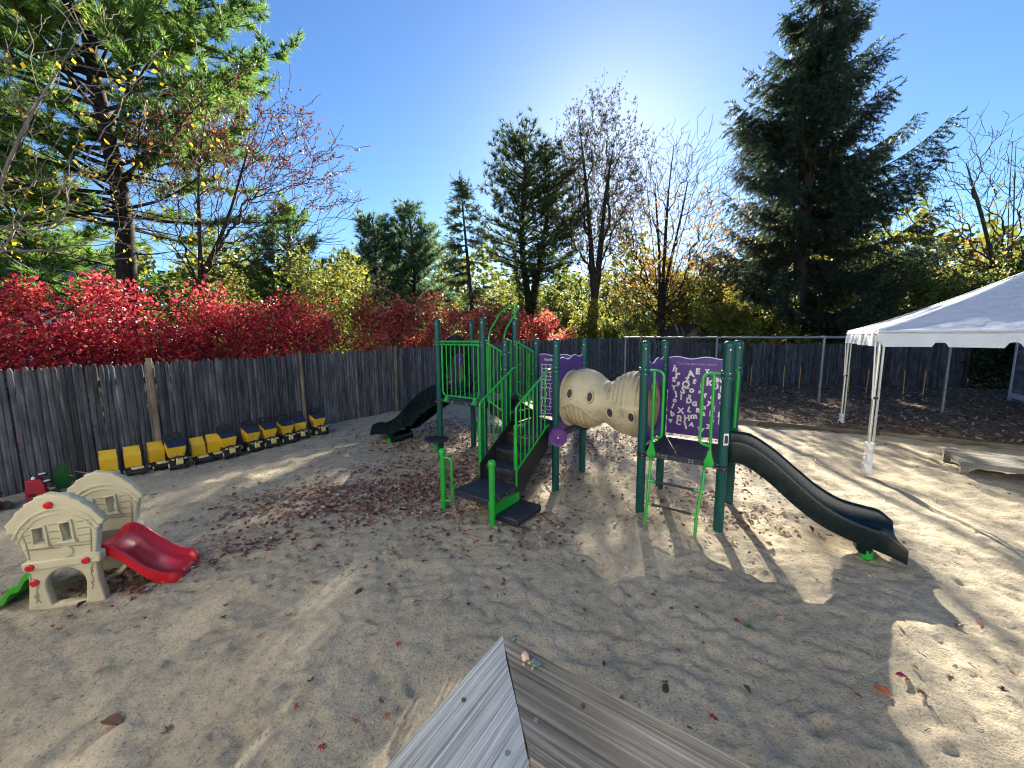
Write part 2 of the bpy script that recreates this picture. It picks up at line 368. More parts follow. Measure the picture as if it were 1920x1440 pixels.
def gz(x, y):
    """lie of the land: level at the play set, rising a little to the back left corner"""
    return .3 * np.clip((y - 8) / 11, 0, 1) * (1 - sstep(x, 5, 11))

_tabs = [rng.random((256, 256)) for _ in range(4)]
def vnoise(x, y, k=0):
    x = np.asarray(x, float); y = np.asarray(y, float); xi = np.floor(x).astype(int); yi = np.floor(y).astype(int); fx = x - xi; fy = y - yi
    fx = fx * fx * (3 - 2 * fx); fy = fy * fy * (3 - 2 * fy); T = _tabs[k % 4]
    a = T[xi & 255, yi & 255]; b = T[(xi + 1) & 255, yi & 255]; c = T[xi & 255, (yi + 1) & 255]; d = T[(xi + 1) & 255, (yi + 1) & 255]
    return (a * (1 - fx) + b * fx) * (1 - fy) + (c * (1 - fx) + d * fx) * fy - .5

# rotated frame shared by play set, tent, timbers and swings
ANG = math.radians(-36)
UX = np.array([math.cos(ANG), math.sin(ANG)]); VX = np.array([-UX[1], UX[0]])
FENCE_L = [(-9.4, 1.75), (-7.25, 5.3), (-4.72, 9.5), (-3.4, 10.95), (3.9, 19.0)]
FENCE_R = [(3.9, 19.0), (11.91, 17.35), (18.2, 15.25)]

# ------------------------------------------------------------------ ground
def side_of(x, y, line):
    """positive when inside the yard (right of a left-to-right polyline), distance to the polyline"""
    best = np.full(np.shape(x), 1e9); sg = np.ones(np.shape(x))
    for (x0, y0), (x1, y1) in zip(line[:-1], line[1:]):
        dx, dy = x1 - x0, y1 - y0; L = math.hypot(dx, dy); t = np.clip(((x - x0) * dx + (y - y0) * dy) / L**2, 0, 1)
        d = np.hypot(x - x0 - t * dx, y - y0 - t * dy); s_ = (x - x0) * dy - (y - y0) * dx
        m = d < best; best = np.where(m, d, best); sg = np.where(m, np.sign(s_), sg)
    return best * sg

def make_ground():
    xs = np.concatenate([[-400, -200, -100, -60, -40, -30, -22, -16, -13, -11, -9.5], np.arange(-8.6, -5.2, .06), np.arange(-5.2, 5.4, .03), np.arange(5.4, 9.3, .05), np.arange(9.4, 20, .3), [21, 24, 28, 34, 45, 70, 120, 220, 400]])
    ya = [-.6]; 
    while ya[-1] < 19: ya.append(ya[-1] + max(.027, .027 * (1 + max(0, ya[-1] - 3.2) * .42)))
    ys = np.concatenate([[-400, -150, -60, -20, -8, -3, -1.4], ya, [20, 22, 25, 30, 40, 60, 100, 200, 400]])
    X, Y = np.meshgrid(xs, ys, indexing='ij')
    near = np.exp(-np.maximum(0, np.hypot(X, Y) - 14) / 8)
    Z = gz(X, Y)
    rel = .05 * vnoise(X * .7, Y * .7) + .035 * vnoise(X * 2.1, Y * 2.1, 1) + .03 * vnoise(X * 5.3, Y * 5.3, 2) + .022 * vnoise(X * 11, Y * 11, 3) + .014 * vnoise(X * 19 + 5, Y * 19, 0)
    R = np.random.default_rng(5)
    dent = np.zeros_like(X)
    N = 5200
    px_ = R.uniform(-7.5, 8.8, N); py_ = .4 + 10.5 * R.random(N)**1.3
    for k in range(N):
        a, b_ = R.uniform(.025, .055), R.uniform(.04, .12); dp = R.uniform(.006, .024); th = R.uniform(0, PI)
        i0, i1 = np.searchsorted(xs, [px_[k] - .3, px_[k] + .3]); j0, j1 = np.searchsorted(ys, [py_[k] - .3, py_[k] + .3])
        dx = X[i0:i1, j0:j1] - px_[k]; dy = Y[i0:i1, j0:j1] - py_[k]
        p = (dx * math.cos(th) + dy * math.sin(th)) / a; q = (-dx * math.sin(th) + dy * math.cos(th)) / b_
        rr = p * p + q * q; dent[i0:i1, j0:j1] += dp * (-np.exp(-rr) + .45 * np.exp(-(np.sqrt(rr) - 1.6)**2 * 3))
    rough = .85 - .3 * sstep(X, 2, 4)
    Z = Z + (rel + np.clip(dent, -.05, .035) * rough) * near * sstep(19 - Y, 0, 2)
    # sand heaped against the landing of the steps
    Z += .07 * np.exp(-(((X + .45) / .45)**2 + ((Y - 4.2) / .3)**2))
    soil = np.maximum(sstep(-side_of(X, Y, FENCE_L), -.05, .3), sstep(-side_of(X, Y, FENCE_R), -.05, .3))
    soil = np.maximum(soil, sstep(np.abs(X), 22, 26))
    soil = np.maximum(soil, sstep(-Y, 12, 14))
    Z = Z - .02 * soil
    nx, ny = X.shape; I = np.arange(nx * ny).reshape(nx, ny)
    F = np.stack([I[:-1, :-1], I[1:, :-1], I[1:, 1:], I[:-1, 1:]], -1).reshape(-1, 4)
    o = np_mesh('ground', np.stack([X, Y, Z], -1).reshape(-1, 3), F, 'ground', smooth=True)
    at = o.data.attributes.new('soil', 'FLOAT', 'POINT'); at.data.foreach_set('value', soil.ravel().astype(np.float32))
    tag(o, kind='structure', label='open playground sand with footprints, soil beyond the fences')
    return xs, ys, Z
GX, GY, GZ = make_ground()
def ground_at(x, y):
    """height of the built sand surface"""
    x = np.asarray(x, float); y = np.asarray(y, float)
    i = np.clip(np.searchsorted(GX, x) - 1, 0, len(GX) - 2); j = np.clip(np.searchsorted(GY, y) - 1, 0, len(GY) - 2)
    fx = (x - GX[i]) / (GX[i + 1] - GX[i]); fy = (y - GY[j]) / (GY[j + 1] - GY[j])
    return (GZ[i, j] * (1 - fx) + GZ[i + 1, j] * fx) * (1 - fy) + (GZ[i, j + 1] * (1 - fx) + GZ[i + 1, j + 1] * fx) * fy

# ------------------------------------------------------------------ scattering
def basis(d, spin=None):
    d = d / np.maximum(1e-9, np.linalg.norm(d, axis=1, keepdims=True)); n = len(d)
    a = np.where(np.abs(d[:, 2:3]) < .9, np.array([[0, 0, 1.]]), np.array([[1., 0, 0]]))
    x = np.cross(a, d); x /= np.linalg.norm(x, axis=1, keepdims=True); y = np.cross(d, x)
    t = rng.uniform(0, 2 * PI, n) if spin is None else spin; c, s = np.cos(t)[:, None], np.sin(t)[:, None]
    return np.stack([x * c + y * s, -x * s + y * c, d], -1)       # columns = local axes

def scatter(tv, tf, pos, dirs, scale, spin=None):
    B = basis(dirs, spin); V = np.einsum('nij,kj->nki', B, tv) * np.asarray(scale)[:, None, None] + pos[:, None, :]
    n, k = len(pos), len(tv); F = (tf[None] + (np.arange(n) * k)[:, None, None]).reshape(-1, tf.shape[1])
    return V.reshape(-1, 3), F

def tuft(n, spread, w, seed, upbias=0.0):
    R = np.random.default_rng(seed); V = []; 
    for i in range(n):
        th = R.uniform(0, 2 * PI); ph = spread * math.sqrt(R.uniform(.05, 1)); d = np.array([math.sin(ph) * math.cos(th), math.sin(ph) * math.sin(th), math.cos(ph)])
        p = np.cross(d, R.normal(size=3)); p /= np.linalg.norm(p); L = R.uniform(.75, 1.1)
        V += [p * w, -p * w, d * L]
    return np.array(V), np.arange(3 * n).reshape(-1, 3)

def spray(n, seed, w=.05, nl=.32):
    """needled twig along +z"""
    R = np.random.default_rng(seed); V = []
    for i in range(n):
        z = (i + .5) / n; th = R.uniform(0, 2 * PI); d = np.array([math.cos(th), math.sin(th), R.uniform(.5, 1.2)]); d /= np.linalg.norm(d)
        p = np.cross(d, R.normal(size=3)); p /= np.linalg.norm(p); b_ = np.array([0, 0, z * .85])
        V += [b_ + p * w, b_ - p * w, b_ + d * nl * R.uniform(.8, 1.2)]
    return np.array(V), np.arange(3 * n).reshape(-1, 3)

def leaf_quad(bend=.18, w=.36):
    return np.array([(0, 0, 0), (w, .02, .5 - .05), (0, bend, 1.0), (-w, .02, .5)]), np.array([[0, 1, 2, 3]])

TUFT = tuft(13, .85, .05, 1); TUFT_S = tuft(9, 1.1, .06, 2); SPRAY = spray(13, 3); LEAF = leaf_quad()

def merge(parts):
    Vs, Fs, o = [], [], 0
    for V, F in parts: Vs.append(V); Fs.append(F + o); o += len(V)
    return np.concatenate(Vs), np.concatenate(Fs)

class Tubes:
    """many tapered limbs gathered in one part"""
    def __init__(s): s.V = []; s.F = []; s.o = 0
    def add(s, P, r0, r1, n=5):
        P = np.asarray(P, float); k = len(P); T = np.gradient(P, axis=0); T /= np.maximum(1e-9, np.linalg.norm(T, axis=1, keepdims=True))
        a = np.array([0, 0, 1.]) if abs(T[0, 2]) < .9 else np.array([1., 0, 0]); N = np.cross(a, T); N /= np.maximum(1e-6, np.linalg.norm(N, axis=1, keepdims=True)); B = np.cross(T, N)
        r = np.linspace(r0, r1, k) if np.isscalar(r0) else np.asarray(r0); t = np.arange(n) * 2 * PI / n
        V = P[:, None] + r[:, None, None] * (N[:, None] * np.cos(t)[None, :, None] + B[:, None] * np.sin(t)[None, :, None])
        i = np.arange(k - 1)[:, None] * n; j = np.arange(n)[None]; j2 = (j + 1) % n
        F = np.stack([i + j, i + j2, i + n + j2, i + n + j], -1).reshape(-1, 4) + s.o
        s.V.append(V.reshape(-1, 3)); s.F.append(F); s.o += k * n
    def build(s, name, mat, parent): return np_mesh(name, np.concatenate(s.V), np.concatenate(s.F), mat, parent, smooth=True)

def wobble(p0, d, L, n, amp, R, lift=0.0):
    """a limb: n points, wandering, bending upward by lift"""
    P = [np.array(p0, float)]; d = np.array(d, float) / np.linalg.norm(d)
    for i in range(n):
        d = d + R.normal(0, amp, 3) + np.array([0, 0, lift]); d /= np.linalg.norm(d); P.append(P[-1] + d * L / n)
    return np.array(P), d

# ------------------------------------------------------------------ trees
def white_pine(name, label, loc, height, crown_base, radius, seed, tufts_per_m=9, tuft_len=.26, trunk_r=.22, lean=(0, 0), mat='needle_pine', tmpl=TUFT, whorl=.75, per=5, group=None, dead=0, stems=((0, 0),), az_range=None, density=1.0, top_taper=.35, ivy=0, droop=.0):
    R = np.random.default_rng(seed); t = thing(name, label, 'tree', loc, 0, group)
    wood = Tubes(); pos, dr = [], []
    for si, (sx, sy) in enumerate(stems):
        H_ = height * (1 - .08 * si)
        zz = np.linspace(0, H_, 14); fork = crown_base * .45
        k = sstep(zz, fork, H_ * .7)
        path = np.stack([sx * k + lean[0] * zz / height + .12 * np.sin(zz * .7 + seed), sy * k + lean[1] * zz / height + .1 * np.cos(zz * .6 + seed), zz], -1)
        tr = trunk_r * (1 - zz / H_)**.8 + .02; tr[0] *= 1.25
        wood.add(path, tr, None, 8)
        z = crown_base
        while z < H_ - .3:
            f = (z - crown_base) / (H_ - crown_base)
            L0 = radius * (1 - f)**(.6 + top_taper) * (.45 + .55 * min(1, (f + .06) * 5)) + .35
            for b_ in range(per):
                if R.random() > density: continue
                az = R.uniform(0, 2 * PI) if az_range is None or R.random() < .25 else R.uniform(*az_range)
                L = L0 * R.uniform(.6, 1.12); up = .12 + .75 * f + R.normal(0, .08) - droop
                d = np.array([math.cos(az), math.sin(az), up]); p0 = np.array([np.interp(z, zz, path[:, q]) for q in range(3)]) + [0, 0, R.uniform(-.25, .25)]
                P, _ = wobble(p0, d, L, 7, .07, R, .035)
                wood.add(P, .045 * (L / 4)**.7 + .012, .006, 4)
                # side shoots carrying tufts
                ns = max(3, int(L * 3.2))
                for q in range(ns):
                    s_ = .28 + .72 * (q + R.random()) / ns; i = min(6, int(s_ * 7)); base = P[i] + (P[i + 1] - P[i]) * (s_ * 7 - i)
                    ax = P[i + 1] - P[i]; ax /= np.linalg.norm(ax); sd = np.cross(ax, [0, 0, 1.]); sd /= max(1e-6, np.linalg.norm(sd))
                    sl = R.uniform(.35, 1.0) * min(1.2, .28 * L + .2) * (1.1 - .5 * s_); dd = ax * .75 + sd * R.choice([-1, 1]) * R.uniform(.5, 1.1) + np.array([0, 0, R.uniform(.0, .3)]); dd /= np.linalg.norm(dd)
                    nt = max(2, int(sl * tufts_per_m)); u_ = (np.arange(nt) + R.random(nt)) / nt
                    pp = base + dd * (u_ * sl)[:, None] + R.normal(0, .035, (nt, 3)); pos.append(pp)
                    dr.append(dd * .9 + R.normal(0, .45, (nt, 3)) + [0, 0, .25])
            z += whorl * R.uniform(.75, 1.25) * (1 - .35 * f)
        for b_ in range(dead):
            z = R.uniform(crown_base * .35, crown_base * 1.25); az = R.uniform(0, 2 * PI); L = radius * R.uniform(.35, .75)
            p0 = np.array([np.interp(z, zz, path[:, q]) for q in range(3)]); P, _ = wobble(p0, [math.cos(az), math.sin(az), R.uniform(-.1, .2)], L, 6, .1, R)
            wood.add(P, .03, .006, 4)
            for q in range(5):
                i = R.integers(2, 6); Q, _ = wobble(P[i], R.normal(0, 1, 3) * [1, 1, .5], L * .25, 3, .15, R); wood.add(Q, .01, .004, 3)
        if ivy and si == 0:
            for q in range(ivy):
                z = R.uniform(.5, crown_base * 1.3); a = R.uniform(0, 2 * PI); rr = trunk_r * 1.3 + abs(R.normal(0, .16)); pos.append(np.array([[np.interp(z, zz, path[:, 0]) + rr * math.cos(a), np.interp(z, zz, path[:, 1]) + rr * math.sin(a), z]])); dr.append(np.array([[math.cos(a), math.sin(a), .1]]))
    wood.build('trunk', 'bark_dark', t)
    pos = np.concatenate(pos); dr = np.concatenate(dr)
    V, F = scatter(*tmpl, pos, dr, tuft_len * R.uniform(.75, 1.25, len(pos)))
    np_mesh('crown', V, F, mat, t); return t

def spruce(name, label, loc, height, radius, base, seed, whorl=.42, per=7, spray_len=.42, trunk_r=.3, mat='needle_spruce', density=1.0, step=.2, lean=(0, 0), hang=1.0, power=.85):
    R = np.random.default_rng(seed); t = thing(name, label, 'tree', loc); wood = Tubes(); pos, dr, scl = [], [], []
    zz = np.linspace(0, height, 12); path = np.stack([lean[0] * zz / height, lean[1] * zz / height, zz], -1); wood.add(path, trunk_r * (1 - zz / height)**.9 + .015, None, 8)
    z = base
    while z < height - .25:
        f = z / height; L0 = radius * (1 - f)**power * min(1, .55 + 1.6 * (z - base) / height + .1) + .15
        for b_ in range(per):
            if R.random() > density: continue
            az = R.uniform(0, 2 * PI); L = L0 * R.uniform(.62, 1.15); n = 8; s_ = np.linspace(0, 1, n + 1)
            sl = -.26 + .5 * f + R.normal(0, .08); rise = L * (sl * s_ - .32 * (1 - f) * s_ * (1 - s_) * 1.6 + .34 * s_**3.2 * (1 - .4 * f))
            w = R.normal(0, .03, n + 1).cumsum() * L * .35
            x0 = np.interp(z, zz, path[:, 0]); y0 = np.interp(z, zz, path[:, 1])
            P = np.stack([x0 + math.cos(az) * L * s_ - math.sin(az) * w, y0 + math.sin(az) * L * s_ + math.cos(az) * w, z + rise], -1)
            wood.add(P, .018 + .011 * L, .006, 3)
            m = max(3, int(L / step)); ss = (np.arange(m) + R.random(m)) / m * .92 + .08
            base_p = np.stack([np.interp(ss, s_, P[:, q]) for q in range(3)], -1)
            ax = np.array([math.cos(az), math.sin(az), 0]); sd = np.array([-math.sin(az), math.cos(az), 0])
            for k in range(3):
                side = [-1, 1, 0][k]; spread = .55 * (1 - .55 * ss) + .1
                dd = ax * (.75 + .5 * ss[:, None]) + sd * (side * R.uniform(.5, 1.1, m))[:, None] + np.array([0, 0, 1]) * (-hang * R.uniform(.15, .9, m) * (1 - .55 * ss))[:, None]
                ln = R.uniform(.7, 1.25, m) * (1.25 - .55 * ss)
                pos.append(base_p); dr.append(dd); scl.append(ln)
                # second spray further out on the side shoot
                dn = dd / np.linalg.norm(dd, axis=1, keepdims=True); pos.append(base_p + dn * (ln * spray_len * .8)[:, None]); dr.append(dn + [0, 0, -.35 * hang] + R.normal(0, .2, (m, 3))); scl.append(ln * .9 * np.minimum(1, L / 2 + .3))
            pos.append(P[-1:]); dr.append(ax[None] + [0, 0, .4]); scl.append(np.array([1.1]))
        z += whorl * R.uniform(.8, 1.2) * (1 - .3 * f)
    pos.append(np.array([[lean[0], lean[1], height - .5], [lean[0], lean[1], height - .2]])); dr.append(np.array([[0, 0, 1.], [0, .1, 1]])); scl.append(np.array([1.2, 1.2]))
    wood.build('trunk', 'bark_dark', t); pos = np.concatenate(pos); dr = np.concatenate(dr); scl = np.concatenate(scl)
    V, F = scatter(*SPRAY, pos, dr, scl * spray_len); np_mesh('crown', V, F, mat, t); return t

def broadleaf(name, label, loc, height, spread, seed, trunk_h, trunk_r, leaves, leaf_size, mat, bark='bark', levels=4, min_r=.004, kids=(3, 5), lean=(0, 0), group=None, up=.35, leaf_zone=(0, 1), first=None, limbs=4, twig=.75, cat='tree', amp=.1):
    """recursive limbs; leaves sit on the last shoots within leaf_zone (fractions of the height)"""
    R = np.random.default_rng(seed); t = thing(name, label, cat, loc, 0, group); wood = Tubes(); ends = []
    def grow(p, d, L, r, lev):
        n = 5 if lev < 3 else 3; P, dend = wobble(p, d, L, n, amp + .03 * lev, R, .05 * up); wood.add(P, r, r * .55, 7 if lev == 0 else (5 if lev < 3 else 3))
        if lev >= levels - 1: ends.append(P)
        if lev >= levels: return
        k = R.integers(*kids) if lev else limbs
        for i in range(k):
            s_ = R.uniform(.35, 1.0) if i else 1.0; j = min(n - 1, int(s_ * n)); q = P[j] + (P[j + 1] - P[j]) * (s_ * n - j) if s_ < 1 else P[-1]
            dd = (P[j + 1] - P[j]); dd /= np.linalg.norm(dd); side = R.normal(0, 1, 3); side -= dd * side.dot(dd); side /= np.linalg.norm(side)
            a = R.uniform(.45, 1.0) if i else R.uniform(.1, .4)
            nd = dd * math.cos(a) + side * math.sin(a) + np.array([0, 0, up * .5])
            grow(q, nd, L * R.uniform(.55, .85) * (twig if lev > 1 else 1), max(min_r, r * R.uniform(.42, .6)), lev + 1)
    tp, td = wobble((0, 0, 0), (lean[0], lean[1], 1), trunk_h, 6, .04, R); wood.add(tp, np.linspace(trunk_r * 1.2, trunk_r * .8, 7), None, 9)
    dirs = first or [(math.cos(2 * PI * i / limbs + seed), math.sin(2 * PI * i / limbs + seed), R.uniform(.5, 1.4)) for i in range(limbs)]
    for d in dirs:
        d = np.array(d, float); sp = spread if abs(d[2]) < .8 else (height - trunk_h)
        grow(tp[R.integers(4, 7)], d, (height - trunk_h) * .42 * R.uniform(.85, 1.15) if d[2] > .6 else spread * .5, trunk_r * R.uniform(.4, .62), 1)
    wood.build('trunk', bark, t)
    if leaves:
        P = np.concatenate([e for e in ends]); P = P[(P[:, 2] > leaf_zone[0] * height) & (P[:, 2] < leaf_zone[1] * height)]
        if len(P) < 5: P = np.concatenate(ends)
        i = R.integers(0, len(P), leaves); cl = R.integers(0, len(P), max(1, len(P) // 3)); w = R.random(leaves) < .55; i = np.where(w, cl[R.integers(0, len(cl), leaves)], i)
        pos = P[i] + R.normal(0, leaf_size * .9, (leaves, 3)); dd = R.normal(0, 1, (leaves, 3)) + [0, 0, -.5]
        V, F = scatter(*LEAF, pos, dd, leaf_size * R.uniform(.6, 1.2, leaves)); np_mesh('crown', V, F, mat, t)
    return t

def crown_tree(name, label, loc, trunk_h, trunk_r, center, radii, targets, seed, bark, leaf=None, lean=(0, 0), stems=1, lift=.5, tip=.006, hollow=.35, cut=None):
    """limbs reach out to points spread through an egg-shaped crown; limb girth follows what it carries"""
    R = np.random.default_rng(seed); t = thing(name, label, 'tree', loc); wood = Tubes(); center = np.array(center, float); radii = np.array(radii, float)
    top = center + [0, 0, radii[2] * .55]; paths = []; nodes = []; own = []
    P = np.array([[lean[0] * f, lean[1] * f, trunk_h * f] for f in np.linspace(0, 1, 6)]) + np.concatenate([[[0, 0, 0]], R.normal(0, .04, (5, 3)) * [1, 1, 0]]); paths.append((P, -1, 0)); nodes += list(P[3:]); own += [(0, i) for i in range(3, 6)]; plen = [0.0, 0.0, 0.0]
    for k in range(stems):
        a = 2 * PI * k / stems + seed; q = center + np.array([math.cos(a) * radii[0] * .32 * (stems > 1), math.sin(a) * radii[1] * .32 * (stems > 1), radii[2] * R.uniform(.5, .8)]); s_ = np.linspace(0, 1, 9)[:, None]; st = P[-1 - (k % 2)]
        Q = st + (q - st) * s_ + np.stack([np.sin(s_[:, 0] * 5 + k) * .12, np.cos(s_[:, 0] * 4 + k) * .12, 0 * s_[:, 0]], -1) * s_; j = len(paths); paths.append((Q, 0, 5 - (k % 2))); nodes += list(Q[1:]); own += [(j, i) for i in range(1, 9)]; plen += [float(np.linalg.norm(Q[i] - st)) for i in range(1, 9)]
    T = R.normal(0, 1, (targets, 3)); T /= np.linalg.norm(T, axis=1, keepdims=True); T = center + T * radii * (hollow + (1 - hollow) * R.random((targets, 1))**.6) * (1 + .12 * R.normal(0, 1, (targets, 1)))
    if cut is not None: T = T[T[:, 2] > cut]
    T = T[np.argsort(np.linalg.norm(T - (P[-1] * .6 + center * .4), axis=1))]; N = np.zeros((len(nodes) + len(T) * 4, 3)); N[:len(nodes)] = nodes; n = len(nodes); PLN = np.zeros(len(N)); PLN[:n] = plen
    for q in T:
        d = N[:n] - q; w = np.linalg.norm(d, axis=1) + np.maximum(0, d[:, 2]) * 1.0 + .5 * PLN[:n]; i = int(np.argmin(w)); b = N[i]; L = np.linalg.norm(q - b)
        if L < .08: continue
        s_ = np.linspace(0, 1, 5)[:, None]; bend = np.array([0, 0, lift * L * .3]); Q = b + (q - b) * s_ + (R.normal(0, .06, 3) * L - bend) * (s_ * (1 - s_)) * 2; Q[1:-1] += R.normal(0, .025 * L, (3, 3)); j = len(paths); paths.append((Q, own[i][0], own[i][1])); N[n:n + 4] = Q[1:]; PLN[n:n + 4] = PLN[i] + L * np.array([.25, .5, .75, 1]); own += [(j, k) for k in range(1, 5)]; n += 4
    cnt = [np.ones(len(p[0])) for p in paths]
    for j in range(len(paths) - 1, 0, -1):
        c = cnt[j]; tot = c[0]; _, pj, pi = paths[j]; cnt[pj][:pi + 1] += tot
    mx = cnt[0][0]
    for j, (Q, pj, pi) in enumerate(paths): r = np.maximum(tip, trunk_r * (cnt[j] / mx)**.56); r[-1] = max(tip * .6, r[-1] * .6) if j > stems else r[-1]; wood.add(Q, r, None, 8 if j == 0 else (6 if j <= stems else 3))
    wood.build('trunk', bark, t); ends = np.concatenate([p[0][2:] for p in paths[1 + stems:]])
    if leaf:
        mat, num, size, zone, tmpl = leaf; E = ends[(ends[:, 2] > zone[0]) & (ends[:, 2] < zone[1])]; cl = E[R.integers(0, len(E), max(4, len(E) // 3))]; i = R.integers(0, len(E), num); b = np.where((R.random(num) < .3)[:, None], cl[R.integers(0, len(cl), num)], E[i]); pos = b + R.normal(0, size * .8, (num, 3))
        dd = R.normal(0, 1, (num, 3)) + ([0, 0, -.5] if tmpl is LEAF else [0, 0, 1.2]); V, F = scatter(*tmpl, pos, dd, size * R.uniform(.6, 1.25, num)); np_mesh('crown', V, F, mat, t)
    return t

def shrub(name, label, loc, size, seed, leaves, leaf_size, mat, lumps=26, stems=12, group=None, bark='bark', cat='shrub', rz=0, low=.12):
    """mass of leaf clumps on upright stems; size = (x, y, z) extents"""
    R = np.random.default_rng(seed); t = thing(name, label, cat, loc, rz, group); wood = Tubes()
    a = np.stack([R.uniform(-1, 1, lumps * 4), R.uniform(-1, 1, lumps * 4), R.uniform(low, 1, lumps * 4)], -1); e = np.abs(a[:, 0])**2.2 + np.abs(a[:, 1])**2.2 + np.maximum(0, a[:, 2] - .25)**3 * 1.7
    c = a[e < 1.0][:lumps] * [size[0] / 2, size[1] / 2, size[2]]; c[:, 2] *= .9 + .12 * R.random(len(c))
    for i in range(stems):
        q = c[R.integers(0, len(c))]; b_ = np.array([q[0] * .35, q[1] * .35, 0]); P, _ = wobble(b_, q - b_, np.linalg.norm(q - b_), 5, .09, R, .02); wood.add(P, .022, .006, 4)
        for k in range(3): Q, _ = wobble(P[R.integers(2, 5)], R.normal(0, 1, 3) + [0, 0, .6], size[2] * .25, 3, .12, R); wood.add(Q, .008, .003, 3)
    wood.build('stems', bark, t)
    i = R.integers(0, len(c), leaves); rad = np.array([size[0], size[1], size[2]]) * R.uniform(.13, .2, 1); off = R.normal(0, 1, (leaves, 3)); off /= np.linalg.norm(off, axis=1, keepdims=True)
    pos = c[i] + off * (R.random((leaves, 1))**.45) * rad * R.uniform(.6, 1.25, (len(c), 1))[i]; pos[:, 2] = np.maximum(pos[:, 2], .05)
    dd = off * .6 + R.normal(0, .8, (leaves, 3)); V, F = scatter(*LEAF, pos, dd, leaf_size * R.choice([.5, .8, 1.0, 1.35], leaves) * R.uniform(.8, 1.2, leaves)); np_mesh('foliage', V, F, mat, t); return t

MT['needle_pine'] = leaf_mat('white_pine_needles', [(.035, .08, .018), (.075, .15, .03), (.13, .22, .04), (.2, .28, .06)], .5, .5, .4, tint=1.5)
MT['needle_blue'] = leaf_mat('blue_green_pine_needles', [(.03, .07, .038), (.06, .115, .055), (.095, .155, .07), (.14, .18, .06)], .5, .5, .4, tint=1.5)
MT['needle_dark'] = leaf_mat('dark_pine_needles', [(.02, .042, .014), (.04, .07, .022), (.075, .105, .032), (.13, .135, .045)], .45, .6, .4, tint=1.4)
MT['needle_dry'] = leaf_mat('thin_brownish_pine_needles', [(.045, .045, .022), (.08, .075, .03), (.12, .095, .04), (.16, .12, .055)], .4, .6, .4)
MT['needle_spruce'] = leaf_mat('spruce_needles', [(.012, .026, .014), (.024, .044, .022), (.045, .066, .032), (.085, .085, .044)], .35, .5, .4, tint=1.3)
MT['leaf_red'] = leaf_mat('crimson_burning_bush_leaves', [(.06, .012, .016), (.22, .013, .028), (.4, .022, .046), (.5, .045, .066), (.56, .13, .11), (.2, .15, .035)], .5, 2.2, .42, .42, 1.25)
MT['leaf_red2'] = leaf_mat('russet_burning_bush_leaves', [(.10, .03, .025), (.28, .04, .045), (.42, .075, .07), (.5, .17, .1), (.46, .32, .12)], .5, 1.1, .45, .42, 1.35)
MT['leaf_yg'] = leaf_mat('yellow_green_leaves', [(.06, .09, .022), (.13, .155, .03), (.21, .215, .04), (.33, .28, .045)], .5, .6, .45, tint=1.25)
MT['leaf_gold'] = leaf_mat('golden_leaves', [(.34, .21, .02), (.5, .34, .02), (.6, .42, .03)], .5, .6, .3)
MT['leaf_rust'] = leaf_mat('rusty_red_dry_leaves', [(.07, .022, .018), (.13, .04, .028), (.2, .08, .05)], .4, .6, .3)
MT['leaf_or'] = leaf_mat('orange_and_olive_maple_leaves', [(.11, .11, .02), (.22, .17, .025), (.34, .17, .03), (.36, .1, .03)], .5, .4, .55)
MT['leaf_olive'] = leaf_mat('olive_leaves', [(.045, .07, .015), (.09, .12, .022), (.16, .17, .03), (.26, .2, .04)], .5, .5, .45)
MT['leaf_dk'] = leaf_mat('dark_evergreen_leaves', [(.012, .03, .012), (.024, .05, .016), (.05, .075, .022)], .3, .8, .4)

# ------------------------------------------------------------------ fences
def picket_mesh(seed):
    R = np.random.default_rng(seed); w = .0355 + R.uniform(-.001, .003); d = .02; h = 1.82 + R.uniform(-.025, .02); tp = .075
    sect = [(-w, .0), (-w, -.4 * d), (-w * .5, -d), (w * .5, -d), (w, -.4 * d), (w, 0)]
    rings = []
    lean = R.normal(0, .002)
    for z, s_ in ((-.03, 1), (h - tp, 1), (h - tp * .3, .62), (h, .16)): rings.append([(x * s_ + lean * z, y, z) for x, y in sect])
    return MB().loft(rings).mesh('picket', 25)
PICKETS = [picket_mesh(s) for s in range(7)]
for p in PICKETS: p.materials.append(MT['picket'])

def run_fence(label, line, posts, pitch, seed, post_mat, skip=0.0, end_trim=0.0):
    R = random.Random(seed); x0, y0 = line[0]
    t = thing('stockade_fence', label, 'fence', (x0, y0, 0))
    for (xa, ya), (xb, yb) in zip(line[:-1], line[1:]):
        L = math.hypot(xb - xa, yb - ya); an = math.atan2(yb - ya, xb - xa); n = int(L / pitch)
        for i in range(n):
            f = (i + .5) / n; x, y = xa + (xb - xa) * f, ya + (yb - ya) * f
            o = bpy.data.objects.new('picket', R.choice(PICKETS)); C.objects.link(o); o.parent = t
            o.location = (x - x0 + R.gauss(0, .002), y - y0 + R.gauss(0, .004), float(gz(x, y)) + R.gauss(0, .012)); o.rotation_euler = (R.gauss(0, .005), R.gauss(0, .003), an + R.gauss(0, .03)); o.scale = (L / n / .07 * R.uniform(.96, 1.02), 1, 1)
        m = int(math.ceil(L / 2.6))
        for hz in (.35, .95, 1.55):
            mb = MB(); nx, ny = -math.sin(an), math.cos(an); P = []
            for k in range(m + 1):
                f = k / m; x, y = xa + (xb - xa) * f + nx * .035, ya + (yb - ya) * f + ny * .035; P.append((x - x0, y - y0, float(gz(x, y)) + hz))
            mb.tube(P, .03, 6); mb.build('rail', 'picket', t)
    for (x, y) in posts:
        mb = MB(); mb.tube([(x - x0, y - y0, float(gz(x, y)) - .05), (x - x0 + R.gauss(0, .02), y - y0, float(gz(x, y)) + 1.88)], [.052, .046], 9); mb.build('fence_post', post_mat, t)
    return t
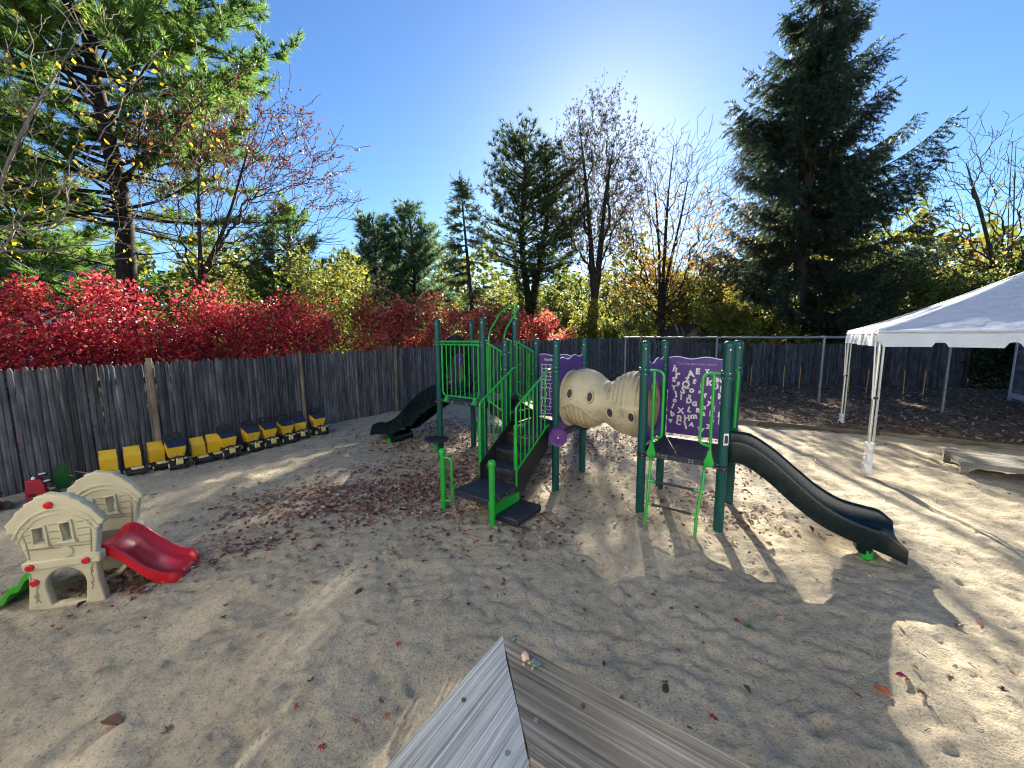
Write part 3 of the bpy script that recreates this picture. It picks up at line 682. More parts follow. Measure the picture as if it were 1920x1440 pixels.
def off(p, a, d): return (p[0] + d * math.sin(a), p[1] - d * math.cos(a))
aL = [math.atan2(4.2, 2.53), math.atan2(1.45, 1.32), math.atan2(8.05, 7.3)]
run_fence('weathered grey picket fence running behind the yellow toy trucks', [(-8.35, 3.48)] + FENCE_L[1:],
          [off((-7.63, 4.6), aL[0], .05), off((-6.38, 6.74), aL[0], .05), off((-4.99, 9.05), aL[0], .05), off((-3.37, 10.98), aL[2], .05), off((-1.7, 12.82), aL[2], .05), off((.0, 14.7), aL[2], .05), off((1.75, 16.63), aL[2], .05), off((3.4, 18.44), aL[2], .05)], .07, 3, 'fpost')
aR = [math.atan2(-1.65, 8.01), math.atan2(-2.1, 6.29)]
run_fence('weathered grey picket fence at the back behind the swings', FENCE_R,
          [off((5.96, 18.58), aR[0], .06), off((8.35, 18.08), aR[0], .06), off((10.73, 17.59), aR[0], .06), off((13.29, 16.89), aR[1], .06), off((15.75, 16.07), aR[1], .06), off((18.1, 15.28), aR[1], .06)], .0725, 5, 'bark')

# ------------------------------------------------------------------ play structure
S = .885
PS = thing('play_structure', 'green and purple playground climber with stairs, tan tunnel and two dark slides', 'play structure', (.62, 5.36, 0), ANG)
PA = dict(A=(0, 0), B=(0, S), M1=(-S, 0), M2=(-S, S), P2=(-S - .45, 0), P3=(-S - .45, S), P1=(-S - .45 - 1.03, 0), P4=(-S - .45 - 1.03, S), FL=(1.224, 0), FR=(2.109, 0), BL=(1.224, S), BR=(2.109, S))
PR = .0525
def post(pt, h, rings, deck):
    x, y = pt; o = MB().lathe([(PR, -.08), (PR, h - .06), (PR * 1.06, h - .058), (PR * 1.06, h - .03), (PR * .92, h - .012), (PR * .55, h), (.004, h + .004)], (x, y, 0), 20).build('post', 'post', PS)
    for z in rings:
        MB().lathe([(PR + .001, z - .028), (PR + .011, z - .024), (PR + .011, z + .024), (PR + .001, z + .028)], (x, y, 0), 16).build('clamp', 'black' if z < deck else 'post', o)
    b = MB()
    for z in rings:
        for an in (-1.1, -2.2): b.lathe([(.008, -.004), (.008, .004), (.004, .008)], (x + (PR + .012) * math.cos(an), y + (PR + .012) * math.sin(an), z), 6, Matrix.Rotation(an, 3, 'Z') @ Matrix.Rotation(PI / 2, 3, 'Y'))
    b.lathe([(.007, -.002), (.007, .003)], (x + (PR + .002) * math.cos(-1.2), y + (PR + .002) * math.sin(-1.2), h - .09), 6, Matrix.Rotation(-1.2, 3, 'Z') @ Matrix.Rotation(PI / 2, 3, 'Y'))
    b.build('bolt', 'bolt', o)
for k in ('P1', 'P2', 'P3', 'P4'): post(PA[k], 2.525, (1.085, 2.13, 2.08), 1.14)
for k in ('M1', 'M2'): post(PA[k], 2.18, (.765, 1.72, 1.95), .82)
for k in ('A', 'B'): post(PA[k], 2.175, (.765, 1.79, 1.73), .82)
for k in ('FL', 'FR', 'BL', 'BR'): post(PA[k], 2.15, (.755, 1.81, 1.755), .81)

def deck(x0, x1, y0, y1, z):
    o = MB().box(((x0 + x1) / 2, (y0 + y1) / 2, z - .035), (x1 - x0, y1 - y0, .07), bev=.008).build('deck', 'deck', PS)
    w = x1 - x0; b = MB()
    for f in (.06, .3, .34, .62, .66, .94):
        for dz in (-.022, -.048): b.box((x0 + w * f, y0 - .0022, z + dz), (.016, .004, .011))
    b.build('fixing_slot', 'bolt', o)
    g = MB()
    for i in range(1, 12): g.box((x0 + w * i / 12, (y0 + y1) / 2, z + .0012), (.006, (y1 - y0) * .9, .0024))
    g.build('tread_rib', 'deck', o); return o
deck(PA['P1'][0] + .01, PA['P2'][0] - .01, -.02, S + .02, 1.14)
deck(PA['M1'][0] - .02, .02, -.02, S + .02, .82)
deck(PA['FL'][0] - .02, PA['FR'][0] + .02, -.03, S + .02, .81)

def bars(name, pts_frame, balusters, r=.016, rb=.0095, mat='green'):
    mb = MB()
    for p in pts_frame: mb.tube(p, r, 8)
    o = mb.build(name, mat, PS)
    for p, q in balusters: MB().tube([p, q], rb, 6).build('baluster', mat, o)
    return o
def rnd(p, q, r_, n=5):
    """rounded corner helper points between 3-D points with a corner"""
    p, c, q2 = [Vector(v) for v in (p, q, r_)]; return p, c, q2
def fillet(pts, rad, n=5):
    P = [Vector(p) for p in pts]; out = [P[0]]
    for i in range(1, len(P) - 1):
        a = (P[i - 1] - P[i]); b = (P[i + 1] - P[i]); d = min(rad, a.length * .45, b.length * .45); p0 = P[i] + a.normalized() * d; p1 = P[i] + b.normalized() * d
        for k in range(n + 1):
            t = k / n; out.append(p0 * (1 - t)**2 + P[i] * 2 * t * (1 - t) + p1 * t * t)
    out.append(P[-1]); return out

# front guard of the high deck
x0, x1 = PA['P1'][0] + .07, PA['P2'][0] - .07
fr = bars('guard_rail', [[(x0 - .03, 0, 2.135), (x1 + .03, 0, 2.135)], [(x0 - .03, 0, 2.085), (x1 + .03, 0, 2.085)], fillet([(x0 + .03, 0, 2.085), (x0 + .03, 0, 1.2), (x1 - .03, 0, 1.2), (x1 - .03, 0, 2.085)], .09)],
          [((x0 + .03 + (x1 - x0 - .06) * i / 8, 0, 1.2), (x0 + .03 + (x1 - x0 - .06) * i / 8, 0, 2.09)) for i in range(1, 8)])
def foot(x, y, z, h=.1, w=.055, parent=None):
    m = MB(); m.lathe([(w, 0), (w, .012), (w * .75, .03), (.02, h)], (x, y, z), 14); o = m.build('mounting_foot', 'green', parent)
    MB().lathe([(.011, 0), (.011, .006)], (x, y - w * .8, z + .012), 8).build('bolt', 'bolt', o) if parent is None else None
    return o
for fx in (x0 + .12, x1 - .12): foot(fx, -.005, 1.105, .1, .068, fr)

# stairs from the sand to the middle deck
st = MB(); SA0, SA1 = -.69, -.12
st.box(((SA0 + SA1) / 2, -.12, .795), (SA1 - SA0 - .02, .25, .05), bev=.006)
stairs = st.build('stairs', 'deck', PS)
poly = [(-.02, .93), (-.02, .62), (-.6, .22), (-.86, .22), (-.86, .5), (-.12, .98)]
for x in (SA0, SA1): MB().prism(poly, .018, lambda p, q, d, x=x: (x - .009 + d, p, q)).build('stringer', 'black', stairs)
for i, (b0, z) in enumerate([(-.79, .47), (-.53, .645)]):
    o = MB().box(((SA0 + SA1) / 2, b0 + .15, z - .03), (SA1 - SA0 - .022, .3, .06), bev=.008).build('tread', 'deck', stairs)
    MB().box(((SA0 + SA1) / 2, b0 + .035, z + .0015), (SA1 - SA0 - .06, .04, .003)).build('nosing', 'deck', stairs)
def riser(b, z0, z1):
    W = SA1 - SA0 - .03; holes = []
    for i in range(19):
        for j in range(5):
            cx_ = -W / 2 + .03 + (W - .06) * i / 18; cy_ = z0 + .02 + (z1 - z0 - .04) * j / 4; e = .0062; holes.append([(cx_ - e, cy_), (cx_, cy_ - e), (cx_ + e, cy_), (cx_, cy_ + e)])
    me = flat_shape('riser', [(-W / 2, z0), (W / 2, z0), (W / 2, z1), (-W / 2, z1)], holes, .006); me.transform(Matrix(((1, 0, 0, (SA0 + SA1) / 2), (0, 0, -1, b), (0, 1, 0, 0), (0, 0, 0, 1)))); obj('riser', me, 'black', stairs)
riser(-.775, .305, .415); riser(-.515, .475, .585); riser(-.255, .65, .765)
# landing
ld = MB().box(((SA0 + SA1) / 2, -1.085, .265), (SA1 - SA0, .59, .075), bev=.008).build('landing', 'deck', PS)
for (xx, yy, w, d) in (((SA0 + SA1) / 2, -.95, .42, .006), ((SA0 + SA1) / 2, -1.22, .42, .006), (SA0 + .1, -1.085, .006, .45), (SA1 - .1, -1.085, .006, .45)): MB().box((xx, yy, .304), (w, d, .004)).build('tread_rib', 'deck', ld)
b_ = MB()
for k in range(4): b_.lathe([(.011, -.003), (.011, .003)], (SA1 + .0015, -.86 - .16 * k, .262), 8, Matrix.Rotation(PI / 2, 3, 'Y'))
b_.build('bolt', 'bolt', ld)
MB().box((SA1 + .02, -1.07, .15), (.03, .56, .14), bev=.004).build('skirt', 'green', ld)
lo = MB().box((.045, -1.0, .055), (.34, .53, .09), bev=.012).build('step', 'deck', PS)
g = MB()
for i in range(15):
    for j in range(22): g.box((-.105 + .3 * i / 14, -1.24 + .48 * j / 21, .1015), (.012, .012, .003))
g.build('grip_stud', 'deck', lo)
# peg posts by the landing, with transfer handle
for (x, y, hd) in ((-.86, -1.39, 1), (-.05, -1.395, 0)):
    o = MB().lathe([(.036, -.08), (.036, .735), (.046, .74), (.05, .765), (.046, .79), (.03, .808), (.004, .815)], (x, y, 0), 18).build('peg_post', 'green', PS)
    if hd:
        MB().tube(fillet([(x + .02, y, .70), (x + .135, y + .02, .70), (x + .135, y + .02, .13), (x + .02, y, .13)], .09, 6), .015, 8).build('handle', 'green', o)
        MB().box((x + .155, y + .03, .27), (.03, .05, .13), bev=.004).build('bracket', 'green', o)
    else: MB().box((x - .045, y + .02, .25), (.03, .05, .09), bev=.004).build('bracket', 'green', o)
# stair hand rails
def stair_rail(x):
    k0, k1 = -.83, -.07
    top = fillet([(x, k0, .3), (x, k0, 1.33), (x, k1 + .02, 1.745), (x, k1 + .075, 1.745)], .05, 4)
    low = fillet([(x, k0, .5), (x, k1 - .02, .93), (x, k1 + .06, .95)], .03, 3)
    bal = []
    for i in range(1, 8):
        y = k0 + (k1 - k0) * i / 7.6; bal.append(((x, y, .5 + (y - k0) * .575), (x, y, 1.33 + (y - k0) * .545)))
    o = bars('stair_rail', [top, low], bal, .0155, .0085); MB().tube([(x - .028, k0 + .012, .3), (x - .028, k0 + .012, 1.1)], .016, 8).build('stay', 'green', o)
stair_rail(SA0 - .015); stair_rail(SA1 + .015)
# steps between middle and high deck
mid = MB().box((-S - .225, S / 2, .955), (.36, S - .22, .05), bev=.006).build('step', 'deck', PS)
MB().box((-S - .05, S / 2, .885), (.012, S - .22, .12)).build('riser', 'black', mid)
MB().box((-S - .41, S / 2, 1.03), (.012, S - .22, .13)).build('riser', 'black', mid)
for y in (.1, S - .1): MB().prism([(-S - .02, .80), (-S - .43, 1.02), (-S - .43, 1.18), (-S - .02, .96)], .016, lambda p, q, d, y=y: (p, y - .008 + d, q)).build('stringer', 'black', mid)
for y in (.03, S - .03):
    a0, a1 = -S - .45 + .06, -S - .05
    zt = lambda a: 2.12 - .16 * (a - a0) / (a1 - a0); zb = lambda a: 1.19 - .16 * (a - a0) / (a1 - a0)
    bars('step_guard', [fillet([(a0 - .03, y, 2.13), (a0, y, 2.12), (a1, y, 1.96), (a1 + .04, y, 1.95)], .03), fillet([(a0, y, 2.12), (a0, y, 1.2), (a1, y, 1.03), (a1, y, 1.95)], .05)],
         [((a0 + (a1 - a0) * i / 5, y, zb(a0 + (a1 - a0) * i / 5)), (a0 + (a1 - a0) * i / 5, y, zt(a0 + (a1 - a0) * i / 5))) for i in range(1, 5)], .014, .0085)
# arch climber behind the high deck
xl, xr = PA['P4'][0] + .40, PA['P4'][0] + .76
ar = MB(); ar.tube(fillet([(xl, S + .02, 1.15), (xl, S + .03, 2.28), (xl + .02, S + .42, 2.72), (xl + .16, S + .62, 2.83), (xr - .05, S + .6, 2.76), (xr, S + .42, 2.68), (xr, S + .03, 2.28), (xr, S + .02, 1.15)], .16, 6), .017, 8)
climber = ar.build('arch_climber', 'green', PS)
MB().tube([(xl + .2, S + .6, -.05), (xl + .2, S + .6, 2.8)], .03, 10).build('climber_pole', 'green', climber)
for i in range(6): z = .3 + .34 * i; MB().tube([(xl + .05, S + .6, z), (xr + .0, S + .6, z)], .014, 6).build('rung', 'green', climber)
gp = bars('climber_panel', [[(xl - .32, S, 2.14), (xl, S, 2.14)], [(xr, S, 2.14), (PA['P3'][0] - .05, S, 2.14)], [(xr, S, 1.18), (PA['P3'][0] - .05, S, 1.18)]], [((xr + .06 * i, S, 1.18), (xr + .06 * i, S, 2.14)) for i in range(1, 4)], .016, .014)
cs = MB()
for zc in (1.55, 1.15, .75):
    P = [(-S - .35 + .16 * math.cos(t), S + .5 + .16 * math.sin(t), zc + .05 * t / 3) for t in np.linspace(-2.4, 2.4, 14)]; cs.tube(P, .014, 7)
cs.tube([(-S - .5, S + .5, -.05), (-S - .5, S + .5, 1.9)], .02, 8); cs.build('spiral_climber', 'green', PS)

# slides ------------------------------------------------------------
def chute(name, x0, sgn, yc, ts, rim, bed, under, hw, n=44):
    X, RM = smooth_curve(ts, rim, n); _, BD = smooth_curve(ts, bed, n); _, UN = smooth_curve(ts, under, n); _, HW = smooth_curve(ts, hw, n); rings = []
    for t, r, b, u_, w in zip(X, RM, BD, UN, HW):
        x = x0 + sgn * t; b = min(b, r - .015); e = .022
        prof = [(-w - e, u_), (-w - e, r - .03), (-w - e * .7, r - .006), (-w, r), (-w + .02, r - .008), (-w + .032, r - .035), (-w + .055, b + .045), (-w + .1, b + .008), (-w * .5, b), (0, b), (w * .5, b), (w - .1, b + .008), (w - .055, b + .045), (w - .032, r - .035), (w - .02, r - .008), (w, r), (w + e * .7, r - .006), (w + e, r - .03), (w + e, u_), (w - .02, u_), (w - .03, max(u_, b - .02)), (0, b - .022), (-w + .03, max(u_, b - .02)), (-w + .02, u_)]
        rings.append([(x, yc + p, z) for p, z in prof])
    return MB().loft(rings).build(name, 'slide', PS, 50)
sl = chute('slide', PA['FR'][0] + .0, 1, S / 2, [0, .2, .4, .7, .88, 1.1, 1.3, 1.43, 1.53], [1.03, 1.02, .91, .665, .52, .405, .365, .335, .25], [.82, .815, .70, .455, .315, .225, .20, .19, .16], [.79, .775, .655, .41, .29, .21, .175, .15, .11], [.265, .265, .265, .27, .275, .29, .325, .35, .345])
MB().lathe([(.06, -.22), (.075, -.15), (.075, .15), (.06, .22)], (PA['FR'][0] + 1.25, S / 2 - .02, .12), 18, Matrix.Rotation(PI / 2, 3, 'X')).build('support_bulge', 'slide', sl)
MB().lathe([(.05, -.06), (.05, .1)], (3.387, .25, 0), 12).build('foot', 'green', sl)
sl2 = chute('slide', PA['P1'][0], -1, S / 2, [0, .3, .47, .81, 1.15, 1.46, 1.75, 2.11, 2.22, 2.27], [1.37, 1.345, 1.28, 1.10, .85, .60, .46, .38, .31, .18], [1.15, 1.135, 1.06, .87, .62, .38, .255, .2, .185, .12], [1.03, .96, .88, .68, .46, .27, .185, .15, .14, .1], [.27] * 6 + [.285, .33, .35, .345])
MB().lathe([(.12, -.25), (.135, -.15), (.135, .15), (.12, .25)], (PA['P1'][0] - 1.72, S / 2, .075), 18, Matrix.Rotation(PI / 2, 3, 'X')).build('support_bulge', 'slide', sl2)
for yy in (.18, .66): MB().lathe([(.035, -.06), (.035, .1)], (PA['P1'][0] - 1.75, yy, 0), 10).build('foot', 'green', sl2)
def to_a(me, a): me.transform(Matrix(((0, 0, 1, a), (1, 0, 0, 0), (0, 1, 0, 0), (0, 0, 0, 1)))); return me      # plane a = const, x->b, y->z
def to_b(me, b): me.transform(Matrix(((1, 0, 0, 0), (0, 0, -1, b), (0, 1, 0, 0), (0, 0, 0, 1)))); return me      # plane b = const, x->a
hood = flat_shape('slide_hood', [(.06, 1.15), (S - .06, 1.15), (S - .06, 2.1)] + arc(S / 2, 2.08, .25, 12, 168, 12, .17) + [(.06, 2.1)], [[(.15, 1.17), (S - .15, 1.17), (S - .15, 1.45), (S - .22, 1.62), (S - .3, 1.86), (.3, 1.86), (.22, 1.7), (.15, 1.5)]], .05, .008)
hd = obj('slide_hood', to_a(hood, PA['P1'][0] - .01), 'slide', PS)
for yy in (.13, S - .13): MB().tube(fillet([(PA['P1'][0] + .03, yy, 1.17), (PA['P1'][0] + .2, yy, 1.42), (PA['P1'][0] - .06, yy, 1.5)], .12, 6), .03, 8).build('side_wing', 'slide', hd)
def wheel_disc(x, y, z, r, M, parent=PS):
    o = MB().lathe([(r * .98, -.012), (r, 0), (r * .96, .014), (r * .8, .008), (r * .15, .022), (.02, .03)], (x, y, z), 26, M).build('spinner_wheel', 'disc', parent)
    s_ = MB()
    for k in range(3):
        an = k * 2.094 + .4; s_.box((x, y, z), (.004, .004, .004))
        d = M @ Vector((math.cos(an), math.sin(an), 0)); n_ = M @ Vector((0, 0, 1)); p = Vector((x, y, z)); s_.tube([p + d * r * .12 + n_ * .022, p + d * r * .88 + n_ * .012], .005, 5)
    s_.build('spoke', 'disc', o); MB().lathe([(.012, .028), (.012, .036), (.005, .04)], (x, y, z), 8, M).build('bolt', 'bolt', o); return o
wheel_disc(PA['P1'][0] + .06, .47, 1.80, .125, Matrix.Rotation(PI / 2, 3, 'Y'))
wheel_disc(.10, -.11, .815, .13, Matrix.Rotation(.55, 3, 'Z') @ Matrix.Rotation(PI / 2, 3, 'X'))
MB().lathe([(.128, -.012), (.132, 0), (.128, .012)], (.075, -.07, .82), 24, Matrix.Rotation(.55, 3, 'Z') @ Matrix.Rotation(PI / 2, 3, 'X')).build('spinner_back', 'disc', PS)
MB().lathe([(.06, -.06), (.06, .06)], (.09, S - .06, .80), 18, Matrix.Rotation(PI / 2, 3, 'X')).build('spinner_hub', 'black', PS)
# stepping pod
pod = MB().lathe([(.02, -.02), (.2, -.01), (.222, .008), (.21, .022), (.1, .03), (.004, .031)], (-2.26, -.2, .44), 30).build('stepping_pod', 'deck', PS)
MB().tube(fillet([(-2.26, -.2, .44), (-2.27, -.2, .26), (-2.3, -.1, .16), (-2.34, -.05, .14)], .07, 5), .034, 10).build('pod_stem', 'green', pod)

# panels --------------------------------------------------------------
def wavy(w, z0, z1, waves, amp, lean=0): return [(0, z0), (w, z0)] + [(w * (1 - i / 24), z1 + amp * math.sin(waves * 2 * PI * (1 - i / 24)) + lean * (1 - i / 24)) for i in range(25)]
def panel_edge(w, z1, waves, amp, lean, f, parent):
    MB().tube([f(w * i / 24, z1 + amp * math.sin(waves * 2 * PI * i / 24) + lean * i / 24 + .003) for i in range(25)], .0075, 6).build('panel_edge', 'edge', parent)
W = S - .13
hole = arc(S / 2 - .065, 1.30, .335, 0, 352, 44)
p1 = obj('tunnel_panel', to_a(flat_shape('tunnel_panel', wavy(W, .86, 1.88, 2, .022, .05), [hole], .019), 0), 'purple', PS); p1.location = (0, .065, 0)
panel_edge(W, 1.88, 2, .022, .05, lambda x, z: (0, x, z), p1)
p2 = obj('tunnel_panel', to_a(flat_shape('tunnel_panel', wavy(W, .86, 1.86, 2, .022, .06), [hole], .019), 1.224), 'purple', PS); p2.location = (0, .065, 0)
panel_edge(W, 1.86, 2, .022, .06, lambda x, z: (1.224, x, z), p2)
p3 = obj('maze_panel', to_b(flat_shape('maze_panel', wavy(W, .86, 1.90, 2, .014, 0), [], .019), S), 'purple', PS); p3.location = (-S + .065, 0, 0)
panel_edge(W, 1.90, 2, .014, 0, lambda x, z: (x, S, z), p3)
p4 = obj('letter_panel', to_b(flat_shape('letter_panel', wavy(W, .855, 1.91, 2, .014, 0), [], .019), S), 'purple', PS); p4.location = (1.224 + .065, 0, 0)
panel_edge(W, 1.91, 2, .014, 0, lambda x, z: (x, S, z), p4)
def write(mb, s_, size, x, z, rot=0, bold=0):
    V, F = text_mesh(s_, size, bold); c, q = math.cos(rot), math.sin(rot); mb.add([(x + v[0] * c - v[1] * q, S - .0115 - v[2], z + v[0] * q + v[1] * c) for v in V], F)
m = MB(); write(m, 'Find the numbers', .056, .30, 1.825, 0, .0015); m.build('lettering', 'ink', p3, 0)
m = MB(); write(m, 'Can you spell your name?', .046, W * .46, 1.835, -.01, 0); m.build('lettering', 'ink_dim', p4, 0)
LET = [('h', 598, 415, .10, -.2), ('r', 635, 498, .13, 0), ('A', 822, 480, .10, .12), ('E', 915, 440, .085, 0), ('S', 587, 570, .075, .1), ('Z', 775, 560, .06, 0), ('t', 878, 573, .09, -.3), ('F', 653, 632, .065, .05), ('Q', 760, 628, .1, 0), ('Y', 590, 682, .07, 0), ('S', 725, 712, .115, -.2), ('o', 845, 697, .095, 0), ('J', 625, 765, .08, .3), ('u', 820, 780, .06, 0), ('I', 703, 810, .085, 0), ('D', 815, 852, .08, 0), ('o', 613, 857, .075, 0), ('l', 588, 945, .08, -.35), ('X', 705, 1003, .085, 0), ('L', 828, 975, .08, -.25), ('b', 588, 1058, .085, .1), ('n', 687, 1093, .11, 0), ('H', 797, 1097, .085, .15), ('m', 890, 1060, .09, .2), ('v', 562, 1155, .08, 0), ('C', 680, 1172, .08, -.2), ('j', 778, 1185, .1, .35), ('A', 868, 1180, .065, -.1), ('w', 1000, 1225, .085, -.1), ('Z', 1100, 1185, .065, 0), ('c', 1135, 1243, .075, 0), ('Y', 1040, 435, .055, 0), ('w', 1120, 450, .06, 0), ('k', 1075, 575, .12, 0), ('e', 1170, 530, .1, .1), ('U', 1165, 630, .075, .2), ('I', 975, 630, .08, -.05), ('s', 958, 715, .075, 0), ('i', 1140, 700, .085, -.35), ('f', 1030, 765, .07, 0), ('d', 1125, 775, .075, 0), ('G', 895, 890, .07, .1), ('n', 1020, 920, .08, .2), ('a', 1020, 1005, .085, 0), ('E', 1145, 930, .075, 0), ('k', 1128, 1005, .085, 0), ('e', 1138, 1085, .085, .1), ('R', 945, 975, .065, 0), ('y', 1095, 850, .08, -.2), ('p', 1250, 640, .09, 0), ('M', 1240, 760, .08, 0), ('T', 1260, 880, .08, 0), ('g', 1240, 980, .09, 0), ('B', 1250, 1100, .08, 0), ('t', 1230, 540, .08, 0)]
m = MB()
for ch, px, py, sz, ro in LET: write(m, ch, sz * 1.22, (px - 505) / 840 * W, 1.91 - (py - 262) / 1050 * 1.03, ro, .0055)
m.build('lettering', 'ink', p4, 0)
mz = MB(); R_ = random.Random(4); gx0, gx1, gz0, gz1 = .05, W - .06, .90, 1.74; nx, nz_ = 8, 13
for i in range(nx + 1):
    for j in range(nz_):
        if j > nz_ - 4 or i in (0, nx) or R_.random() < .62: mz.box((gx0 + (gx1 - gx0) * i / nx + (0 if j > nz_ - 4 else R_.gauss(0, .006)), S - .011, gz0 + (gz1 - gz0) * (j + .5) / nz_), (.010, .003, (gz1 - gz0) / nz_ + .006), M=Matrix.Rotation(0 if j > nz_ - 4 else R_.gauss(0, .25), 3, 'Y'))
for j in range(nz_ + 1):
    for i in range(nx):
        if j > nz_ - 4 or j in (0, nz_) or R_.random() < .6: mz.box((gx0 + (gx1 - gx0) * (i + .5) / nx, S - .0118, gz0 + (gz1 - gz0) * j / nz_ + (0 if j > nz_ - 4 else R_.gauss(0, .006))), ((gx1 - gx0) / nx + .006, .003, .010), M=Matrix.Rotation(0 if j > nz_ - 4 else R_.gauss(0, .3), 3, 'Y'))
mz.build('maze_print', 'ink', p3, 0)

# tunnel ----------------------------------------------------------------
TA = [0, .1, .24, .42, .609, .78, .964, 1.1, 1.224]
na, nt = 150, 96
aa, TOP = smooth_curve(TA, [1.665, 1.715, 1.745, 1.70, 1.575, 1.69, 1.765, 1.735, 1.665], na)
_, BOT = smooth_curve([0, .15, .31, .45, .575, .75, .97, 1.1, 1.224], [.925, .885, .858, .90, .995, .91, .858, .875, .925], na)
_, HWD = smooth_curve([0, .2, .6, 1.0, 1.224], [.37, .405, .335, .405, .37], na)
TH = np.linspace(0, 2 * PI, nt, endpoint=False); AA, TT = np.meshgrid(aa, TH, indexing='ij')
ZC = ((TOP + BOT) / 2)[:, None]; RV = ((TOP - BOT) / 2)[:, None]; RH = HWD[:, None]
se = 1.0
cz_, cb_ = np.sign(np.sin(TT)) * np.abs(np.sin(TT))**se, np.sign(np.cos(TT)) * np.abs(np.cos(TT))**se
Z0 = ZC + RV * cz_
zl = np.interp(AA, [0, .06, .2, .35, .5, .6], [1.15, 1.2, 1.27, 1.215, 1.06, .95]); zu = np.interp(AA, [.58, .62, .7, .8, 1.0, 1.224], [1.62, 1.5, 1.385, 1.33, 1.315, 1.315])
mk = np.maximum(sstep(zl - Z0, 0, .022) * sstep(AA, .03, .06) * (1 - sstep(AA, .57, .6)), sstep(Z0 - zu, 0, .022) * sstep(AA, .58, .62))
rib = ((AA / .068) % 1.0)**.8
dsp = 1 + mk * (-.125 + .1 * rib)
lipL = np.exp(-((Z0 - zl - .012) / .014)**2) * sstep(AA, .05, .1) * (1 - sstep(AA, 1.1, 1.2)) * (AA < .62); dsp = dsp + .018 * lipL
TB = S / 2 + RH * cb_ * dsp; TZ = ZC + (Z0 - ZC) * dsp
I = np.arange(na * nt).reshape(na, nt); F_ = np.stack([I[:-1], I[1:], np.roll(I, -1, 1)[1:], np.roll(I, -1, 1)[:-1]], -1).reshape(-1, 4)
tun = np_mesh('crawl_tunnel', np.stack([AA, TB, TZ], -1).reshape(-1, 3), F_, 'tan', PS, smooth=True)
for a in (.022, 1.202): MB().lathe([(.345, -.02), (.425, -.018), (.43, 0), (.425, .018), (.345, .02)], (a, S / 2, 1.3), 48, Matrix.Rotation(PI / 2, 3, 'Y')).build('flange', 'tan', tun) if False else None
for a in (.03, 1.196):
    rg = []
    for q in range(49):
        t_ = 2 * PI * q / 48; rg.append([(a + dx, S / 2 + rr * math.cos(t_), 1.295 + rr * math.sin(t_)) for dx, rr in ((-.018, .36), (-.018, .415), (.0, .425), (.018, .41), (.018, .36))])
    MB().loft(rg, closed=True, cap=False).build('flange', 'tan', tun)
for (pa, pz) in ((.19, 1.42), (.47, 1.39), (.765, 1.21), (1.06, 1.19)):
    ia = np.argmin(abs(aa - pa)); zc_, rv_, rh_ = float(ZC[ia, 0]), float(RV[ia, 0]), float(RH[ia, 0]); sn = max(-1, min(1, (pz - zc_) / rv_)); bb = S / 2 - rh_ * (1 - abs(sn)**(2 / se))**(se / 2)
    nv = Vector((0, (bb - S / 2) / rh_**2, (pz - zc_) / rv_**2)).normalized(); tz = Vector((0, -nv.z, nv.y)); tz = tz if tz.z > 0 else -tz; c0 = Vector((pa, bb, pz))
    rg = []
    for q in range(33):
        t_ = 2 * PI * q / 32; rg.append([tuple(c0 + Vector((.052 * rr * math.cos(t_), 0, 0)) + tz * (.085 * rr * math.sin(t_)) + nv * dep) for rr, dep in ((.7, -.01), (.72, .016), (.86, .024), (1.02, .018), (1.12, -.012))])
    MB().loft(rg, closed=True, cap=False).build('porthole_rim', 'tan', tun)
    MB().add([tuple(c0 + Vector((.04 * math.cos(2 * PI * q / 24), 0, 0)) + tz * (.066 * math.sin(2 * PI * q / 24)) + nv * .009) for q in range(24)], [tuple(range(24))]).build('porthole', 'dark_hole', tun)

# entry of the right deck: grab bars and ladder
for x, sg in ((PA['FL'][0], 1), (PA['FR'][0], -1)):
    xv = x + sg * .125
    gb = bars('grab_bar', [fillet([(x + sg * .05, 0, 1.8), (x + sg * .235, -.02, 1.8), (x + sg * .235, -.02, 1.0), (xv, -.02, .98)], .1, 6), [(xv, -.02, .85), (xv, -.02, 1.79)]], [], .0165)
    MB().loft([[(xv - .02, -.04, .93), (xv + .02, -.04, .93), (xv + .02, -.005, .93), (xv - .02, -.005, .93)], [(xv - .025, -.045, .88), (xv + .025, -.045, .88), (xv + .025, -.005, .88), (xv - .025, -.005, .88)], [(xv - .055, -.055, .80), (xv + .055, -.055, .80), (xv + .055, -.033, .80), (xv - .055, -.033, .80)], [(xv - .04, -.055, .755), (xv + .04, -.055, .755), (xv + .04, -.033, .755), (xv - .04, -.033, .755)]]).build('mounting_foot', 'green', gb)
ladp = {}
rails_ = []
for k, (xt, xb) in dict(l=(1.37, 1.385), r=(1.955, 1.926)).items():
    P = fillet([(xt, -.03, .775), (xt - .01, -.1, .745), (xt, -.14, .62), (xb, -.25, .3), (xb, -.345, -.06)], .06, 4); rails_.append(P)
ladder = bars('ladder', rails_, [], .0165)
for z, yb_ in ((.5, -.18), (.25, -.268)):
    MB().tube([(1.44, yb_, z), (1.88, yb_, z)], .0145, 8).build('rung', 'black', ladder)
    for xa, xb in ((1.385, 1.445), (1.875, 1.94)): MB().tube([(xa, yb_, z), (xb, yb_, z)], .019, 8).build('rung_end', 'green', ladder)
